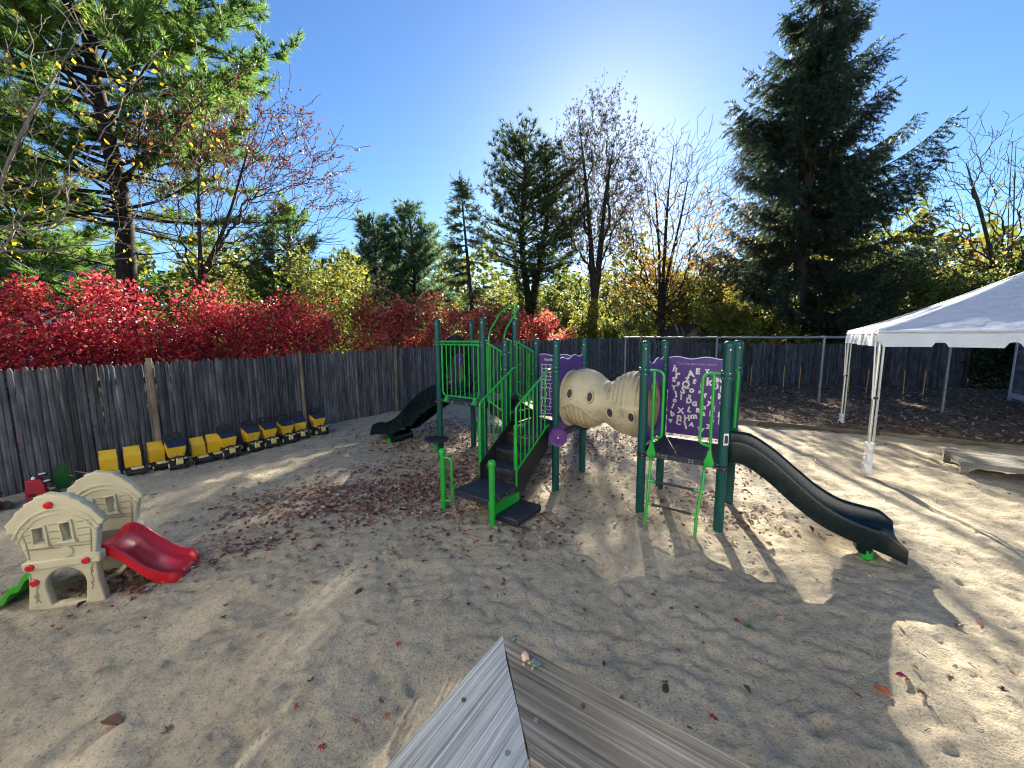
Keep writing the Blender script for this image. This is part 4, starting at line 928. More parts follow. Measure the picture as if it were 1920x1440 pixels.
# guard pieces and sticker on the slide side
bars('grab_bar', [fillet([(PA['BR'][0], S - .055, 1.78), (PA['BR'][0] + .03, S - .12, 1.74), (PA['BR'][0] + .02, S - .1, 1.05)], .05, 5)], [], .0165)
MB().box((PA['FR'][0] + .03, -.052, 1.09), (.05, .006, .13), rz=.5, bev=.002).build('label_plate', 'white', PS)
MB().box((PA['FR'][0] + .0318, -.0556, 1.09), (.034, .004, .088), rz=.5).build('label_print', 'black', PS)
MB().box((PA['FR'][0], .08, 1.79), (.05, .1, .05), bev=.01).build('bracket', 'galv', PS)

# ------------------------------------------------------------------ toddler playhouse with red slide
PH = thing('toddler_playhouse', 'beige plastic playhouse climber with red slide and lime green ramp', 'playhouse', (-3.937, 2.861, 0), math.radians(17.46))
def roof_outline():
    out = [(-.045, .70), (-.04, .735)]
    N = 9
    for i in range(N):
        t0, t1 = i / N, (i + 1) / N
        def top(t): x = -.04 + .59 * t; return x, .735 + .245 * (1 - abs(2 * t - .97)**1.9) - (.0 if t < .97 else .01)
        x0_, z0_ = top(t0); x1_, z1_ = top(t1)
        if t0 < .49: out += [(x0_ - .012, z0_ + .02), (x1_ - .012, z1_ + .004)]
        else: out += [(x0_ + .012, z0_ + .004), (x1_ + .012, z1_ + .02)]
    return out + [(.557, .72), (.55, .70)]
def house_panel(full, y0, th, holes=True):
    ro = roof_outline()
    body = [(0, 0), (.506, 0), (.472, .2), (.47, .36), (.505, .38), (.505, .45), (.478, .46), (.512, .66), (.512, .69)] + ro[::-1] + [(.012, .69), (.012, .66), (.055, .46), (.03, .45), (.03, .38), (.045, .36), (.03, .2)]
    hs = [[(.117, .60), (.19, .585), (.185, .73), (.122, .722)], [(.296, .592), (.358, .60), (.352, .752), (.29, .74)]]
    if full: hs.append([(.15, .05), (.375, .05), (.392, .2)] + arc(.262, .215, .13, 0, 180, 12, .145) + [(.132, .2)])
    me = flat_shape('wall_panel', body, hs, th, .009); me.transform(Matrix(((1, 0, 0, 0), (0, 0, -1, y0 + th / 2), (0, 1, 0, 0), (0, 0, 0, 1))))
    o = obj('wall_panel', me, 'beige', PH)
    y = y0 - .004
    def strip(pts, w, name='moulding'):
        MB().tube([(p[0], y + .003, p[1]) for p in pts], w * 1.5, 6).build(name, 'seam' if name == 'plank_seam' else 'beige', o)
    top = [(x, z - .055) for x, z in [(-.01, .70), (.04, .79), (.12, .87), (.2, .905), (.29, .915), (.38, .89), (.46, .83), (.525, .72)]]
    strip([(x, z + .012) for x, z in top], .008); strip([(x * .93 + .018, z - .03) for x, z in top], .006)
    for h in hs[:2]:
        cxx, czz = sum(p[0] for p in h) / 4, sum(p[1] for p in h) / 4; g = [(cxx + (p[0] - cxx) * 1.42, czz + (p[1] - czz) * 1.2) for p in h]
        me2 = flat_shape('window_frame', g, [[(cxx + (p[0] - cxx) * 1.03, czz + (p[1] - czz) * 1.02) for p in h]], .024, .004); me2.transform(Matrix(((1, 0, 0, 0), (0, 0, -1, y0 - .006), (0, 1, 0, 0), (0, 0, 0, 1)))); obj('window_frame', me2, 'beige', o)
        MB().box((cxx, y0 - .016, czz - .085), (.12, .03, .018), bev=.004).build('window_sill', 'beige', o)
    for z in (.56, .62, .68, .74): strip([(.39, z), (.47, z + .004)], .0035, 'plank_seam'); strip([(.05, z - .01), (.095, z - .008)], .0035, 'plank_seam'); strip([(.215, z), (.27, z)], .0035, 'plank_seam')
    strip([(.068, .47), (.062, .6), (.045, .7)], .004, 'plank_seam'); strip([(.455, .47), (.475, .72)], .004, 'plank_seam'); strip([(.075, .545), (.46, .535)], .004, 'plank_seam')
    if full:
        MB().box((.268, y0 - .006, .415), (.49, .03, .07), bev=.008).build('belt', 'beige', o)
        MB().lathe([(.045, 0), (.045, .008), (.03, .012), (.012, .012)], (.3, y0 - .002, .5), 18, Matrix.Rotation(PI / 2, 3, 'X')).build('medallion', 'beige', o)
        R2 = random.Random(9)
        for k in range(12):
            x = R2.choice([R2.uniform(.05, .11), R2.uniform(.41, .46)]); z = R2.uniform(.06, .3); strip([(x, z), (x + R2.gauss(0, .008), z + .03), (x + R2.gauss(0, .008), z + .07)], .0028, 'plank_seam')
        for (x, z) in ((.235, .905), (.076, .41), (.425, .41), (.077, .272)):
            MB().lathe([(.03, 0), (.03, .012), (.022, .02), (.006, .02)], (x, y0 - .018 if z in (.41,) else y0 - .002, z), 8, Matrix.Rotation(PI / 2, 3, 'X')).build('knob', 'red', o)
    return o
house_panel(True, 0, .075); house_panel(False, .53, .075)
MB().box((.26, .3, .395), (.42, .46, .05), bev=.008).build('platform', 'brown', PH)
MB().box((.47, .57, .43), (.02, .08, .05), bev=.006).build('platform_edge', 'beige', PH)
MB().tube([(.40, .12, .12), (.44, .3, .10), (.42, .5, .12)], .02, 8).build('cross_brace', 'beige', PH)
X_, RM = smooth_curve([.40, .46, .54, .64, .75, .86, .94, .97], [.46, .475, .43, .32, .2, .125, .1, .07], 30)
_, BD = smooth_curve([.40, .46, .54, .64, .75, .86, .94, .97], [.425, .42, .35, .22, .11, .055, .045, .035], 30); rg = []
for x, r, b in zip(X_, RM, BD):
    t = (x - .4) / .57; w = .205 + .015 * t; yc = .315 + .02 * t; rn = max(0, (x - .88) / .09); w2 = w * (1 - .3 * rn**2); u_ = max(.005, b - .035)
    prof = [(-w2 - .012, max(.004, r - .1)), (-w2 - .016, r - .012), (-w2, r), (-w2 + .018, r - .006), (-w2 + .04, b + .03), (-w2 + .07, b), (0, b), (w2 - .07, b), (w2 - .04, b + .03), (w2 - .018, r - .006), (w2, r), (w2 + .016, r - .012), (w2 + .012, max(.004, r - .1)), (w2 - .03, u_), (-w2 + .03, u_)]
    rg.append([(x, yc + p, z) for p, z in prof])
MB().loft(rg).build('slide', 'red', PH, 50)
rg = []
for i in range(22):
    t = i / 21; x = .1 - .42 * t; z = .38 * (1 - t)**1.15 + .03 + .018 * math.sin(t * 4 * 2 * PI) * (t > .05); rg.append([(x, .07, z - .03), (x, .06, z + .02), (x, .09, z + .025), (x, .12, z), (x, .45, z), (x, .48, z + .025), (x, .51, z + .02), (x, .5, z - .03)])
MB().loft(rg).build('climbing_ramp', 'lime', PH, 30)

# ------------------------------------------------------------------ toy trucks along the fence
def tyre(x, y, z, r, w, parent, mat='tyre', hub='cream'):
    M = Matrix.Rotation(PI / 2, 3, 'Y'); o = MB().lathe([(r * .8, -w / 2), (r, -w * .35), (r, w * .35), (r * .8, w / 2)], (x, y, z), 18, M).build('wheel', mat, parent)
    for sg in (-1, 1): MB().lathe([(r * .5, 0), (r * .42, sg * .008), (r * .1, sg * .012)], (x + sg * w / 2, y, z), 12, M).build('hub', hub, o)
def dump_truck():
    t = thing('toy_dump_truck', 'x', 'toy truck')
    MB().box((0, 0, .11), (.2, .42, .07), bev=.012).build('chassis', 'tblack', t)
    for x in (-.135, .135):
        for y in (-.15, .13): tyre(x, y, .085, .085, .075, t)
        MB().box((x * .97, -.15, .18), (.085, .17, .03), bev=.012).build('fender', 'tblack', t)
        MB().box((x * .82, -.205, .19), (.05, .06, .022), bev=.006).build('headlight', 'cream', t)
    g = MB().box((.0, -.235, .155), (.125, .03, .115), bev=.01).build('grille', 'cream', t)
    for k in range(4): MB().box((0, -.2515, .12 + .022 * k), (.1, .004, .006)).build('grille_slat', 'yellow', g)
    MB().box((0, -.252, .203), (.08, .004, .012)).build('badge', 'tblack', g)
    MB().box((0, -.245, .075), (.25, .05, .035), bev=.01).build('bumper', 'tblack', t)
    MB().box((0, -.13, .2), (.13, .12, .05), bev=.012).build('hood', 'tblack', t)
    for x in (-.04, .05): MB().loft([[(x - .012, -.1, .22), (x + .012, -.1, .22), (x + .012, -.085, .22), (x - .012, -.085, .22)], [(x - .003, -.1, .275), (x + .003, -.1, .275), (x + .003, -.09, .275), (x - .003, -.09, .275)]]).build('exhaust', 'cream', t)
    w0, w1 = .125, .158
    bed = MB().loft([[(-w0, -.06, .2), (w0, -.06, .2), (w0, .15, .2), (-w0, .15, .2)], [(-w1, -.12, .37), (w1, -.12, .37), (w1, .17, .37), (-w1, .17, .37)], [(-w1, -.118, .385), (w1, -.118, .385), (w1, .16, .47), (-w1, .16, .47)]]).build('bed', 'yellow', t)
    for z in (.27, .31, .35):
        for sg in (-1, 1): MB().box((sg * (w0 + (w1 - w0) * (z - .2) / .17 + .003), .03, z), (.008, .2, .014), bev=.002).build('bed_rib', 'yellow', bed)
    cv = MB().loft([[(-w1 - .006, -.128, .386), (w1 + .006, -.128, .386), (w1 + .006, .15, .474), (-w1 - .006, .15, .474)], [(-w1 - .006, -.128, .398), (w1 + .006, -.128, .398), (w1 + .006, .15, .488), (-w1 - .006, .15, .488)]]).build('bed_cover', 'tlid', t)
    for k in range(5): x = -.11 + .055 * k; MB().tube([(x, -.11, .406), (x, .135, .486)], .009, 6).build('cover_rib', 'tlid', cv)
    me = flat_shape('tailboard', [(-.165, .44), (.165, .44), (.165, .56)] + arc(0, .56, .155, 8, 172, 10, .05) + [(-.165, .56)], [[(-.075, .53), (.075, .53), (.075, .575), (-.075, .575)]], .03, .005); me.transform(Matrix(((1, 0, 0, 0), (0, 0, -1, .175), (0, 1, 0, 0), (0, 0, 0, 1)))); obj('tailboard', me, 'tblack', t)
    return t
def loader_truck():
    t = thing('toy_loader', 'x', 'toy truck')
    MB().box((.02, -.1, .075), (.24, .24, .05), bev=.012).build('chassis', 'tblack', t)
    MB().box((.05, -.12, .115), (.2, .15, .03), bev=.008).build('engine_cover', 'cream', t)
    MB().tube([(-.1, -.225, .07), (.19, -.225, .07)], .045, 12).build('roller', 'tblack', t)
    for y in (-.19, -.02): tyre(-.125, y, .058, .058, .045, t)
    tyre(.17, -.02, .058, .058, .045, t)
    w = .13; prof = [(-.02, .12), (-.045, .28), (-.05, .33), (-.035, .36), (.03, .41), (.075, .45), (.09, .45), (.1, .12)]
    MB().loft([[(-w, y, z) for y, z in prof], [(w, y, z) for y, z in prof]]).build('hopper', 'yellow', t, 30)
    MB().box((0, .085, .455), (.27, .03, .022), bev=.004).build('hopper_lip', 'yellow', t)
    for sg in (-1, 1): MB().box((sg * .132, .03, .25), (.008, .12, .24), bev=.002).build('hopper_side', 'yellow', t)
    MB().box((0, .03, .1), (.2, .12, .06), bev=.01).build('rear_block', 'tblack', t)
    return t
FR_ = math.radians(54)
A_LAB = ['yellow toy dump truck with black bed cover, nearest to the red slide', 'second black-covered yellow toy dump truck from the left, beside an open loader', 'third black-covered yellow toy dump truck counted from the left', 'middle one of the seven black-covered yellow toy dump trucks', 'third black-covered yellow toy dump truck counted from the right', 'yellow toy dump truck next to last in the row toward the slide', 'yellow toy dump truck at the far right end of the row']
A_POS = [(-5.75, 6.24), (-5.31, 6.89), (-5.11, 7.23), (-4.91, 7.47), (-4.74, 7.77), (-4.61, 8.11), (-4.35, 8.40)]
B_LAB = ['yellow toy loader half hidden behind the beige playhouse roof', 'second open yellow toy loader from the left, its wheels showing', 'yellow toy loader just left of the first dump truck', 'yellow toy loader partly hidden right behind the first dump truck', 'yellow toy loader in the gap left of the six dump trucks']
B_POS = [(-6.38, 5.73), (-6.19, 5.93), (-6.05, 6.20), (-5.66, 6.62), (-5.53, 6.80)]
pa, pb = dump_truck(), loader_truck()
for proto, LABS, POSS, grp, (du, dv) in ((pa, A_LAB, A_POS, 'black-covered toy dump trucks', (-.2, .13)), (pb, B_LAB, B_POS, 'open yellow toy loaders', (-.17, .12))):
    for i, (lab, (x, y)) in enumerate(zip(LABS, POSS)):
        o = proto if i == 0 else copy_tree(proto); x2, y2 = x + du * UX[0] + dv * VX[0], y + du * UX[1] + dv * VX[1]
        o.location = (x2, y2, float(ground_at(x2, y2)) + .0); o.rotation_euler = (random.gauss(0, .02), random.gauss(0, .035), FR_ + random.gauss(0, .11)); o.scale = (.76, .85, 1.0) if proto is pa else (.74, .85, .97); tag(o, lab, 'toy truck', grp)

wb = thing('toy_wheelbarrow', 'dark green toy wheelbarrow tipped up against the picket fence', 'wheelbarrow', (-6.72, 5.52, 0), math.radians(48)); wb.scale = (.62, .8, .85)
rg = [[(x * s_, -.06 + d, z) for x, d, z in [(-.12, 0, .02), (.12, 0, .02), (.15, 0, .25), (.09, 0, .44), (-.05, 0, .46), (-.14, 0, .25)]] for s_, d in ((1, 0), (1, .012), (.8, .1), (.76, .15))]
MB().loft(rg).build('tub', 'dkgreen', wb)
for x in (-.1, .1): MB().tube([(x, .1, .3), (x * 1.2 + .12, .02, .26), (x * 1.2 + .3, -.1, .22)], .012, 6).build('handle', 'timber', wb)
tyre(0, .14, .09, .09, .05, wb, hub='dkgreen')
def red_toy():
    t = thing('red_toy_car', 'x', 'toy car')
    me = flat_shape('body', [(-.14, 0), (.16, 0), (.2, .1), (.14, .18), (.15, .26), (.1, .42), (-.12, .42), (-.15, .2)], [[(-.1, .09), (0, .09), (0, .15), (-.1, .15)]], .24, .015); me.transform(Matrix(((1, 0, 0, 0), (0, 0, -1, 0), (0, 1, 0, 0), (0, 0, 0, 1)))); obj('body', me, 'redcar', t)
    MB().box((-.05, .0, .12), (.09, .2, .05)).build('cab_recess', 'dark_hole', t)
    for (x, y, z) in ((.17, -.05, .34), (.1, .1, .46)):
        o = MB().lathe([(.07, -.02), (.085, -.012), (.085, .012), (.07, .02)], (x, y, z), 18).build('wheel', 'tyre', t); MB().lathe([(.06, .02), (.05, .03), (.01, .032)], (x, y, z), 16).build('hub', 'white', o)
    o = MB().lathe([(.07, -.02), (.085, -.012), (.085, .012), (.07, .02)], (.26, 0, .08), 18, Matrix.Rotation(1.2, 3, 'X')).build('wheel', 'tyre', t)
    MB().lathe([(.035, 0), (.03, .03), (.012, .05)], (-.02, 0, .42), 12).build('cap', 'white', t)
    MB().tube([(-.06, .06, .42), (-.08, .1, .52)], .02, 8).build('peg', 'tblack', t)
    return t
rt = red_toy(); rt.location = (-6.62, 5.12, 0); rt.scale = (.62, .62, .72); rt.rotation_euler = (0, 0, .75); tag(rt, 'red toy car on its side, beside the dark green wheelbarrow', 'toy car', 'red toy cars by the fence')
r2 = copy_tree(rt); r2.location = (-6.78, 4.72, 0); r2.rotation_euler = (0, 0, .6); tag(r2, 'red toy car on its side at the left edge of the photo', 'toy car', 'red toy cars by the fence')

# ------------------------------------------------------------------ tent
TN = thing('canopy_tent', 'white frame tent with scalloped valance at the right edge', 'tent', (5.63, 5.94, 0), ANG)
TW = 4.15; EZ, PZ = 2.27, 3.26
rg = []
n = 24
cm_v, cm_f = [], []
for i in range(n + 1):
    for j in range(n + 1):
        x, y = TW * i / n, TW * j / n; q = 1 - max(abs(2 * i / n - 1), abs(2 * j / n - 1)); z = EZ + (PZ - EZ) * (q**1.1) - .035 * math.sin(PI * q) + .014 * math.sin(i * 1.7 + j * .4) * math.sin(j * 2.1) * (q > 0)
        cm_v.append((x, y, z))
for i in range(n):
    for j in range(n):
        a = i * (n + 1) + j; q = (a, a + n + 1, a + n + 2, a + 1)
        if (i < n / 2) == (j < n / 2): cm_f += [(q[0], q[1], q[2]), (q[0], q[2], q[3])]
        else: cm_f += [(q[0], q[1], q[3]), (q[1], q[2], q[3])]
MB().add(cm_v, cm_f).build('canopy', 'canopy', TN, 20)
R3 = random.Random(2)
def valance(f, seed, amp):
    R_ = random.Random(seed); m = MB(); N = 122; vs = []
    for i in range(N + 1):
        s_ = TW * i / N; ph = (s_ - .66) % .68; ph = min(ph, .68 - ph); bot = 2.015 + (.085 * math.sqrt(max(0, 1 - (ph / .075)**2)) if ph < .075 else 0) + .006 * math.sin(s_ * 3)
        w = amp * math.sin(s_ * 23 + seed) * .5 + amp * math.sin(s_ * 9.3 + seed * 2)
        for k in range(5):
            z = EZ + .002 + (bot - EZ) * k / 4; vs.append(f(s_, w * k / 4 + .012 * (k > 0), z))
    m.add(vs, [(i * 5 + k, (i + 1) * 5 + k, (i + 1) * 5 + k + 1, i * 5 + k + 1) for i in range(N) for k in range(4)]); m.build('valance', 'canopy', TN, 60)
valance(lambda s_, w, z: (s_, -w, z), 1, .008); valance(lambda s_, w, z: (-w, s_, z), 2, .03); valance(lambda s_, w, z: (s_, TW + w, z), 3, .01); valance(lambda s_, w, z: (TW + w, s_, z), 4, .01)
for k, (a, b) in enumerate(((.03, .03), (.03, TW - .03), (TW - .03, .03), (TW - .03, TW - .03))):
    o = MB().tube([(a, b, -.03), (a, b, 2.22)], .022, 10).build('pole', 'alu', TN)
    MB().tube([(a + .055, b + .02, .02), (a + .055, b + .02, 2.2)], .016, 8).build('brace_pole', 'alu', o)
    MB().tube([(a - .02, b - .03, 1.2), (a - .05, b + .02, 2.18)], .01, 6).build('strap', 'white', o)
    MB().lathe([(.03, 1.2), (.034, 1.22), (.03, 1.24)], (a + .02, b, 0), 10).build('collar', 'black', o)
    wr = MB(); rr = []
    for i in range(15):
        z = .0 + .5 * i / 14 * (1 if k != 1 else .55); rr.append([(a + .01 + (.052 + .012 * math.sin(i * 1.9 + 5 * th) + .006 * math.sin(3 * th + i)) * math.cos(th) * (1 + .25 * math.sin(i * .4 + 1)), b + (.05 + .012 * math.sin(i * 1.3 + 4 * th)) * math.sin(th), z) for th in np.linspace(0, 2 * PI, 14, endpoint=False)])
    wr.loft(rr).build('plastic_wrap', 'white', o, 30)
for p, q in (((0, 0), (TW, 0)), ((0, 0), (0, TW)), ((TW, 0), (TW, TW)), ((0, TW), (TW, TW))): MB().tube([(p[0], p[1], 2.225), (q[0], q[1], 2.225)], .02, 8).build('eave_tube', 'alu', TN)
for p in ((0, 0), (0, TW), (TW, 0), (TW, TW)): MB().tube([(p[0] + (TW / 2 - p[0]) * f, p[1] + (TW / 2 - p[1]) * f, EZ + (PZ - EZ) * f**1.1 - .035 * math.sin(PI * f) + .012) for f in np.linspace(0, 1, 14)], .012, 6).build('hip_seam', 'trim', TN)
for p in ((0, 0), (0, TW), (TW, 0), (TW, TW)): MB().tube([(p[0], p[1], 2.225), (TW / 2, TW / 2, PZ - .1)], .018, 8).build('hip_tube', 'alu', TN)

# ------------------------------------------------------------------ swings
SW = np.array([9.75, 12.05])
fr = thing('swing_set', 'long grey galvanised swing frame standing on the mulch', 'swing set', (SW[0], SW[1], 0), ANG)
MB().tube([(-6.35, 0, 2.13), (5.5, 0, 2.11)], .038, 10).build('top_bar', 'galv', fr)
for x in (-6.31, -2.98, 0, 2.69, 5.4): 
    MB().tube([(x, 0, -.1), (x, 0, 2.11)], .04, 10).build('swing_post', 'galv', fr); MB().lathe([(.052, 2.06), (.055, 2.08), (.055, 2.15), (.04, 2.165)], (x, 0, 0), 12).build('post_cap', 'galv', fr)
SWL = ['belt swing nearest the purple letter panel, under the grey frame', 'second belt swing from the left, just before the middle frame post', 'belt swing seen beside the far tent pole', 'belt swing seen below the tent valance']
def swing():
    t = thing('swing', 'x', 'swing')
    P = [(-.2 + .4 * i / 10, 0, .32 - .07 * math.sin(PI * i / 10)) for i in range(11)]
    MB().loft([[(x, -.07, z), (x, .07, z), (x, .07, z + .012), (x, -.07, z + .012)] for x, y, z in P]).build('seat', 'slide', t)
    for sg in (-1, 1):
        o = MB().tube([(sg * .2, 0, .33), (sg * .235, 0, 2.09)], .009, 5).build('chain', 'dchain', t); MB().tube([(sg * .205, 0, .45), (sg * .217, 0, 1.15)], .012, 6).build('chain_sleeve', 'chain', o); MB().box((sg * .2, 0, .33), (.03, .1, .03), bev=.005).build('seat_hanger', 'bolt', t)
    return t
s0 = swing()
for i, (x, lab) in enumerate(zip((-2.08, -.74, .89, 2.08), SWL)):
    o = s0 if i == 0 else copy_tree(s0); p = SW + x * UX; o.location = (p[0], p[1], 0.02); o.rotation_euler = (0, 0, ANG + random.gauss(0, .12)); tag(o, lab, 'swing', 'belt swings')

# ------------------------------------------------------------------ mulch bed, timbers, platform
TL = [(-1.0, 13.65), (2.5, 11.55), (6.02, 9.22), (8.02, 8.20), (9.78, 7.10), (12.1, 5.6), (14.5, 4.05)]
MP = TL + [(24, 4.0), (24, 14), (18.1, 15.2), (11.88, 17.28), (3.9, 18.92)]
def inside(x, y, poly):
    r = np.zeros(np.shape(x), bool); j = len(poly) - 1
    for i in range(len(poly)):
        xi, yi = poly[i]; xj, yj = poly[j]; c = ((yi > y) != (yj > y)) & (x < (xj - xi) * (y - yi) / (yj - yi + 1e-12) + xi); r ^= c; j = i
    return r
xs = np.arange(-1.2, 24.2, .12); ys = np.arange(3.9, 19.1, .12); X, Y = np.meshgrid(xs, ys, indexing='ij'); Zm = ground_at(X, Y) + .035 + .05 * vnoise(X * 3, Y * 3, 1) + .03 * vnoise(X * 9, Y * 9, 2); Zm = np.maximum(Zm, ground_at(X, Y) + .006)
I = np.arange(X.size).reshape(X.shape); Fq = np.stack([I[:-1, :-1], I[1:, :-1], I[1:, 1:], I[:-1, 1:]], -1); Cx = (X[:-1, :-1] + X[1:, 1:]) / 2; Cy = (Y[:-1, :-1] + Y[1:, 1:]) / 2
o = np_mesh('mulch_bed', np.stack([X, Y, Zm], -1).reshape(-1, 3), Fq[inside(Cx, Cy, MP)].reshape(-1, 4), 'mulch', smooth=True); tag(o, kind='structure', label='dark wood chip mulch under the swings')
def scatter_region(n, box, fn, seed):
    R = np.random.default_rng(seed); x = R.uniform(box[0], box[1], n); y = R.uniform(box[2], box[3], n); k = fn(x, y) > R.random(n); return x[k], y[k]
x, y = scatter_region(30000, (-1, 20, 4, 19), lambda x, y: inside(x, y, MP) * np.clip(11 / np.hypot(x, y), .2, 1), 3)
z = ground_at(x, y) + .06; nrm = np.stack([rng.normal(0, .45, len(x)), rng.normal(0, .45, len(x)), np.ones(len(x))], -1)
CH = (np.array([(-.5, -.16, 0), (.5, -.2, .05), (.45, .2, .02), (-.45, .18, -.04)]), np.array([[0, 1, 2, 3]]))
V, F = scatter(*CH, np.stack([x, y, z], -1), nrm, rng.uniform(.04, .12, len(x))); tag(np_mesh('mulch_chips', V, F, 'chips'), 'loose wood chips and dead leaves over the mulch bed', 'mulch', kind='stuff')
TLAB = ['landscape timber edging the mulch at its far left, behind the tunnel', 'landscape timber behind the tunnel and purple letter panel', 'landscape timber passing behind the near tent pole', 'landscape timber behind the low wooden platform', 'landscape timber at the right edge beyond the platform', 'landscape timber farthest right, past the tent']
for k, ((xa, ya), (xb, yb)) in enumerate(zip(TL[:-1], TL[1:])):
    L = math.hypot(xb - xa, yb - ya) - .015; cxm, cym = (xa + xb) / 2, (ya + yb) / 2
    o = MB().box((0, 0, .02), (L, .1, .13), bev=.012).build('landscape_timber', 'timber'); o.location = (cxm, cym, max(float(ground_at(cxm, cym)), float(gz(cxm, cym))) + .0); o.rotation_euler = (0, math.atan2(float(gz(xa, ya) - gz(xb, yb)), L), math.atan2(yb - ya, xb - xa)); tag(o, TLAB[k], 'timber', 'timbers edging the mulch')
PF = thing('low_platform', 'low faded wooden platform on short legs beside the tent pole', 'platform', (7.03, 5.80, 0), ANG)
for i in range(8):
    MB().box((1.0, .055 + .108 * i, .215), (2.0, .104, .03), bev=.004).build('board', 'bench', PF)
MB().box((1.0, .0, .19), (2.04, .035, .075), bev=.004).build('apron', 'bench', PF); MB().box((1.0, .9, .19), (2.04, .035, .075), bev=.004).build('apron', 'bench', PF); MB().box((-.005, .45, .19), (.035, .865, .075), bev=.004).build('apron', 'bench', PF); MB().box((2.0, .45, .19), (.035, .865, .075), bev=.004).build('apron', 'bench', PF)
for x_ in (.035, 1.96):
    for y_ in (.03, .87):
        o = MB().box((x_, y_, .06), (.085, .085, .19), bev=.005).build('leg', 'bench', PF)
        for (dx, sg) in ((.09, 1), (-.09, -1)):
            if 0 < x_ + dx < 2: MB().prism([(x_ + sg * .04, .15), (x_ + sg * .15, .15), (x_ + sg * .04, .06)], .03, lambda p, q, d, y_=y_: (p, y_ - .015 + d, q)).build('bracket', 'bench', PF)

# ------------------------------------------------------------------ deck railing corner in the foreground
RZ = 1.57; ap = Vector((-.027, .773, RZ)); a1, a2 = math.radians(-123.4), math.radians(-34.35); wd = .182
RL = thing('deck_railing', 'weathered wooden deck railing corner at the bottom of the photo', 'railing', (ap.x, ap.y, 0))
def cap(nm, ang, flip, mat, label):
    # local y runs along the grain away from the corner, x toward the deck
    L = 1.7; s_ = 1 if flip else -1; k = wd * 1.0; pts = [(0, .0), (0, L), (s_ * wd, L), (s_ * wd, k)]; g = .0022
    pts = [(p[0], p[1] + g * 1.4 if i in (0, 3) else p[1]) for i, p in enumerate(pts)]
    n = 60; rings = []
    for i in range(n + 1):
        f = i / n; y0a, y0b = g * 1.4, k + g * 1.4; ya = y0a + (L - y0a) * f**1.6; yb = y0b + (L - y0b) * f**1.6
        e = .0035 * vnoise(ya * 9, 3.3 if flip else 8.1) + .002 * vnoise(ya * 37, 1.0); cup = .0025
        ring = [(s_ * (.003 + e), ya, -.038), (s_ * (0 + e), ya, -.004), (s_ * (.004 + e), ya, 0)]
        for q in (.25, .5, .75): ring.append((s_ * wd * q, ya + (yb - ya) * q, -cup * math.sin(PI * q) + .0012 * float(vnoise(q * 40, ya * 5))))
        ring += [(s_ * (wd - .004), yb, 0), (s_ * wd, yb, -.004), (s_ * (wd - .002), yb, -.038)]; rings.append(ring)
    o = MB().loft(rings).build(nm, mat, RL, 30); o.location = (0, 0, RZ); o.rotation_euler = (0, 0, ang - PI / 2); tag(o, label); return o
cl = cap('cap_board', a1, False, 'plank_l', 'silver grey deeply grained board')
cr = cap('cap_board', a2, True, 'plank_r', 'brown grey board with a knot')
def at_cap(x, y, z=0): return (x - ap.x, y - ap.y, RZ + z)
for (x, y, m_) in ((-.091, .617, 'dark_hole'), (-.011, .528, 'galv'), (.122, .605, 'dark_hole'), (.037, .58, 'galv'), (.19, .5, 'dark_hole')):
    MB().lathe([(.0042, -.002), (.0042, .0004), (.0034, .0007), (.0014, .0001)], at_cap(x, y, 0), 10).build('screw', m_, RL)
e1 = Vector((math.cos(a1), math.sin(a1), 0)); e2 = Vector((math.cos(a2), math.sin(a2), 0)); inn = (e1 + e2) * .09
MB().box((inn.x, inn.y, (RZ - .04) / 2 - .02), (.09, .09, RZ), rz=a2, bev=.004).build('newel_post', 'timber', RL)
for e, an, o_ in ((e1, a1, e2), (e2, a2, e1)):
    for z in (RZ - .085, .75): c_ = e * .92 + o_ * .09; MB().box((c_.x, c_.y, z), (1.62, .038, .089), rz=an, bev=.003).build('under_rail', 'timber', RL)
    for k in range(9): c_ = e * (.24 + .17 * k) + o_ * .09; MB().box((c_.x, c_.y, 1.12), (.035, .035, .67), rz=an, bev=.002).build('baluster', 'timber', RL)
    c_ = e * 1.68 + o_ * .09; MB().box((c_.x, c_.y, (RZ - .04) / 2 - .02), (.09, .09, RZ), rz=an, bev=.004).build('newel_post', 'timber', RL)
def pebble(label, x, y, size, mat, seed, up=False):
    R_ = np.random.default_rng(seed); bm = bmesh.new(); bmesh.ops.create_icosphere(bm, subdivisions=2, radius=1)
    for v in bm.verts:
        s_ = 1 + .22 * R_.normal(); v.co = Vector((v.co.x * size[0] * s_, v.co.y * size[1] * s_, v.co.z * size[2] * s_ + size[2] * .82))
    me = bpy.data.meshes.new('pebble'); bm.to_mesh(me); bm.free(); o = obj('pebble', me, mat); o.location = (x, y, RZ); o.rotation_euler = (0, 0, seed); return tag(o, label, 'pebble')
MT['peb_a'] = plain('teal_grey_stone', (.09, .13, .13), .5, .2, 60); MT['peb_b'] = plain('pale_peach_stone', (.5, .36, .28), .35, .3, 70); MT['peb_c'] = plain('blue_grey_stone', (.10, .13, .15), .4, .3, 70); MT['peb_e'] = plain('dark_stone', (.03, .033, .036), .6, .3, 60); MT['peb_d'] = plain('sandy_shard', (.35, .3, .15), .5, .3, 90)
pebble('teal grey pebble standing near the tip of the railing corner', .001, .752, (.008, .006, .0065), 'peb_a', 1)
pebble('pale peach pebble on the railing board', .023, .705, (.009, .007, .006), 'peb_b', 2)
pebble('blue grey pebble beside the pale peach one on the railing', .043, .689, (.0095, .007, .006), 'peb_c', 3)
for k, (x, y) in enumerate(((.031, .693), (.019, .69), (.036, .680))): pebble(['tiny sandy shard between the two larger pebbles on the railing', 'tiny sandy shard left of the railing pebbles', 'tiny sandy shard in front of the railing pebbles'][k], x, y, (.003, .0025, .0022), 'peb_d', 5 + k)

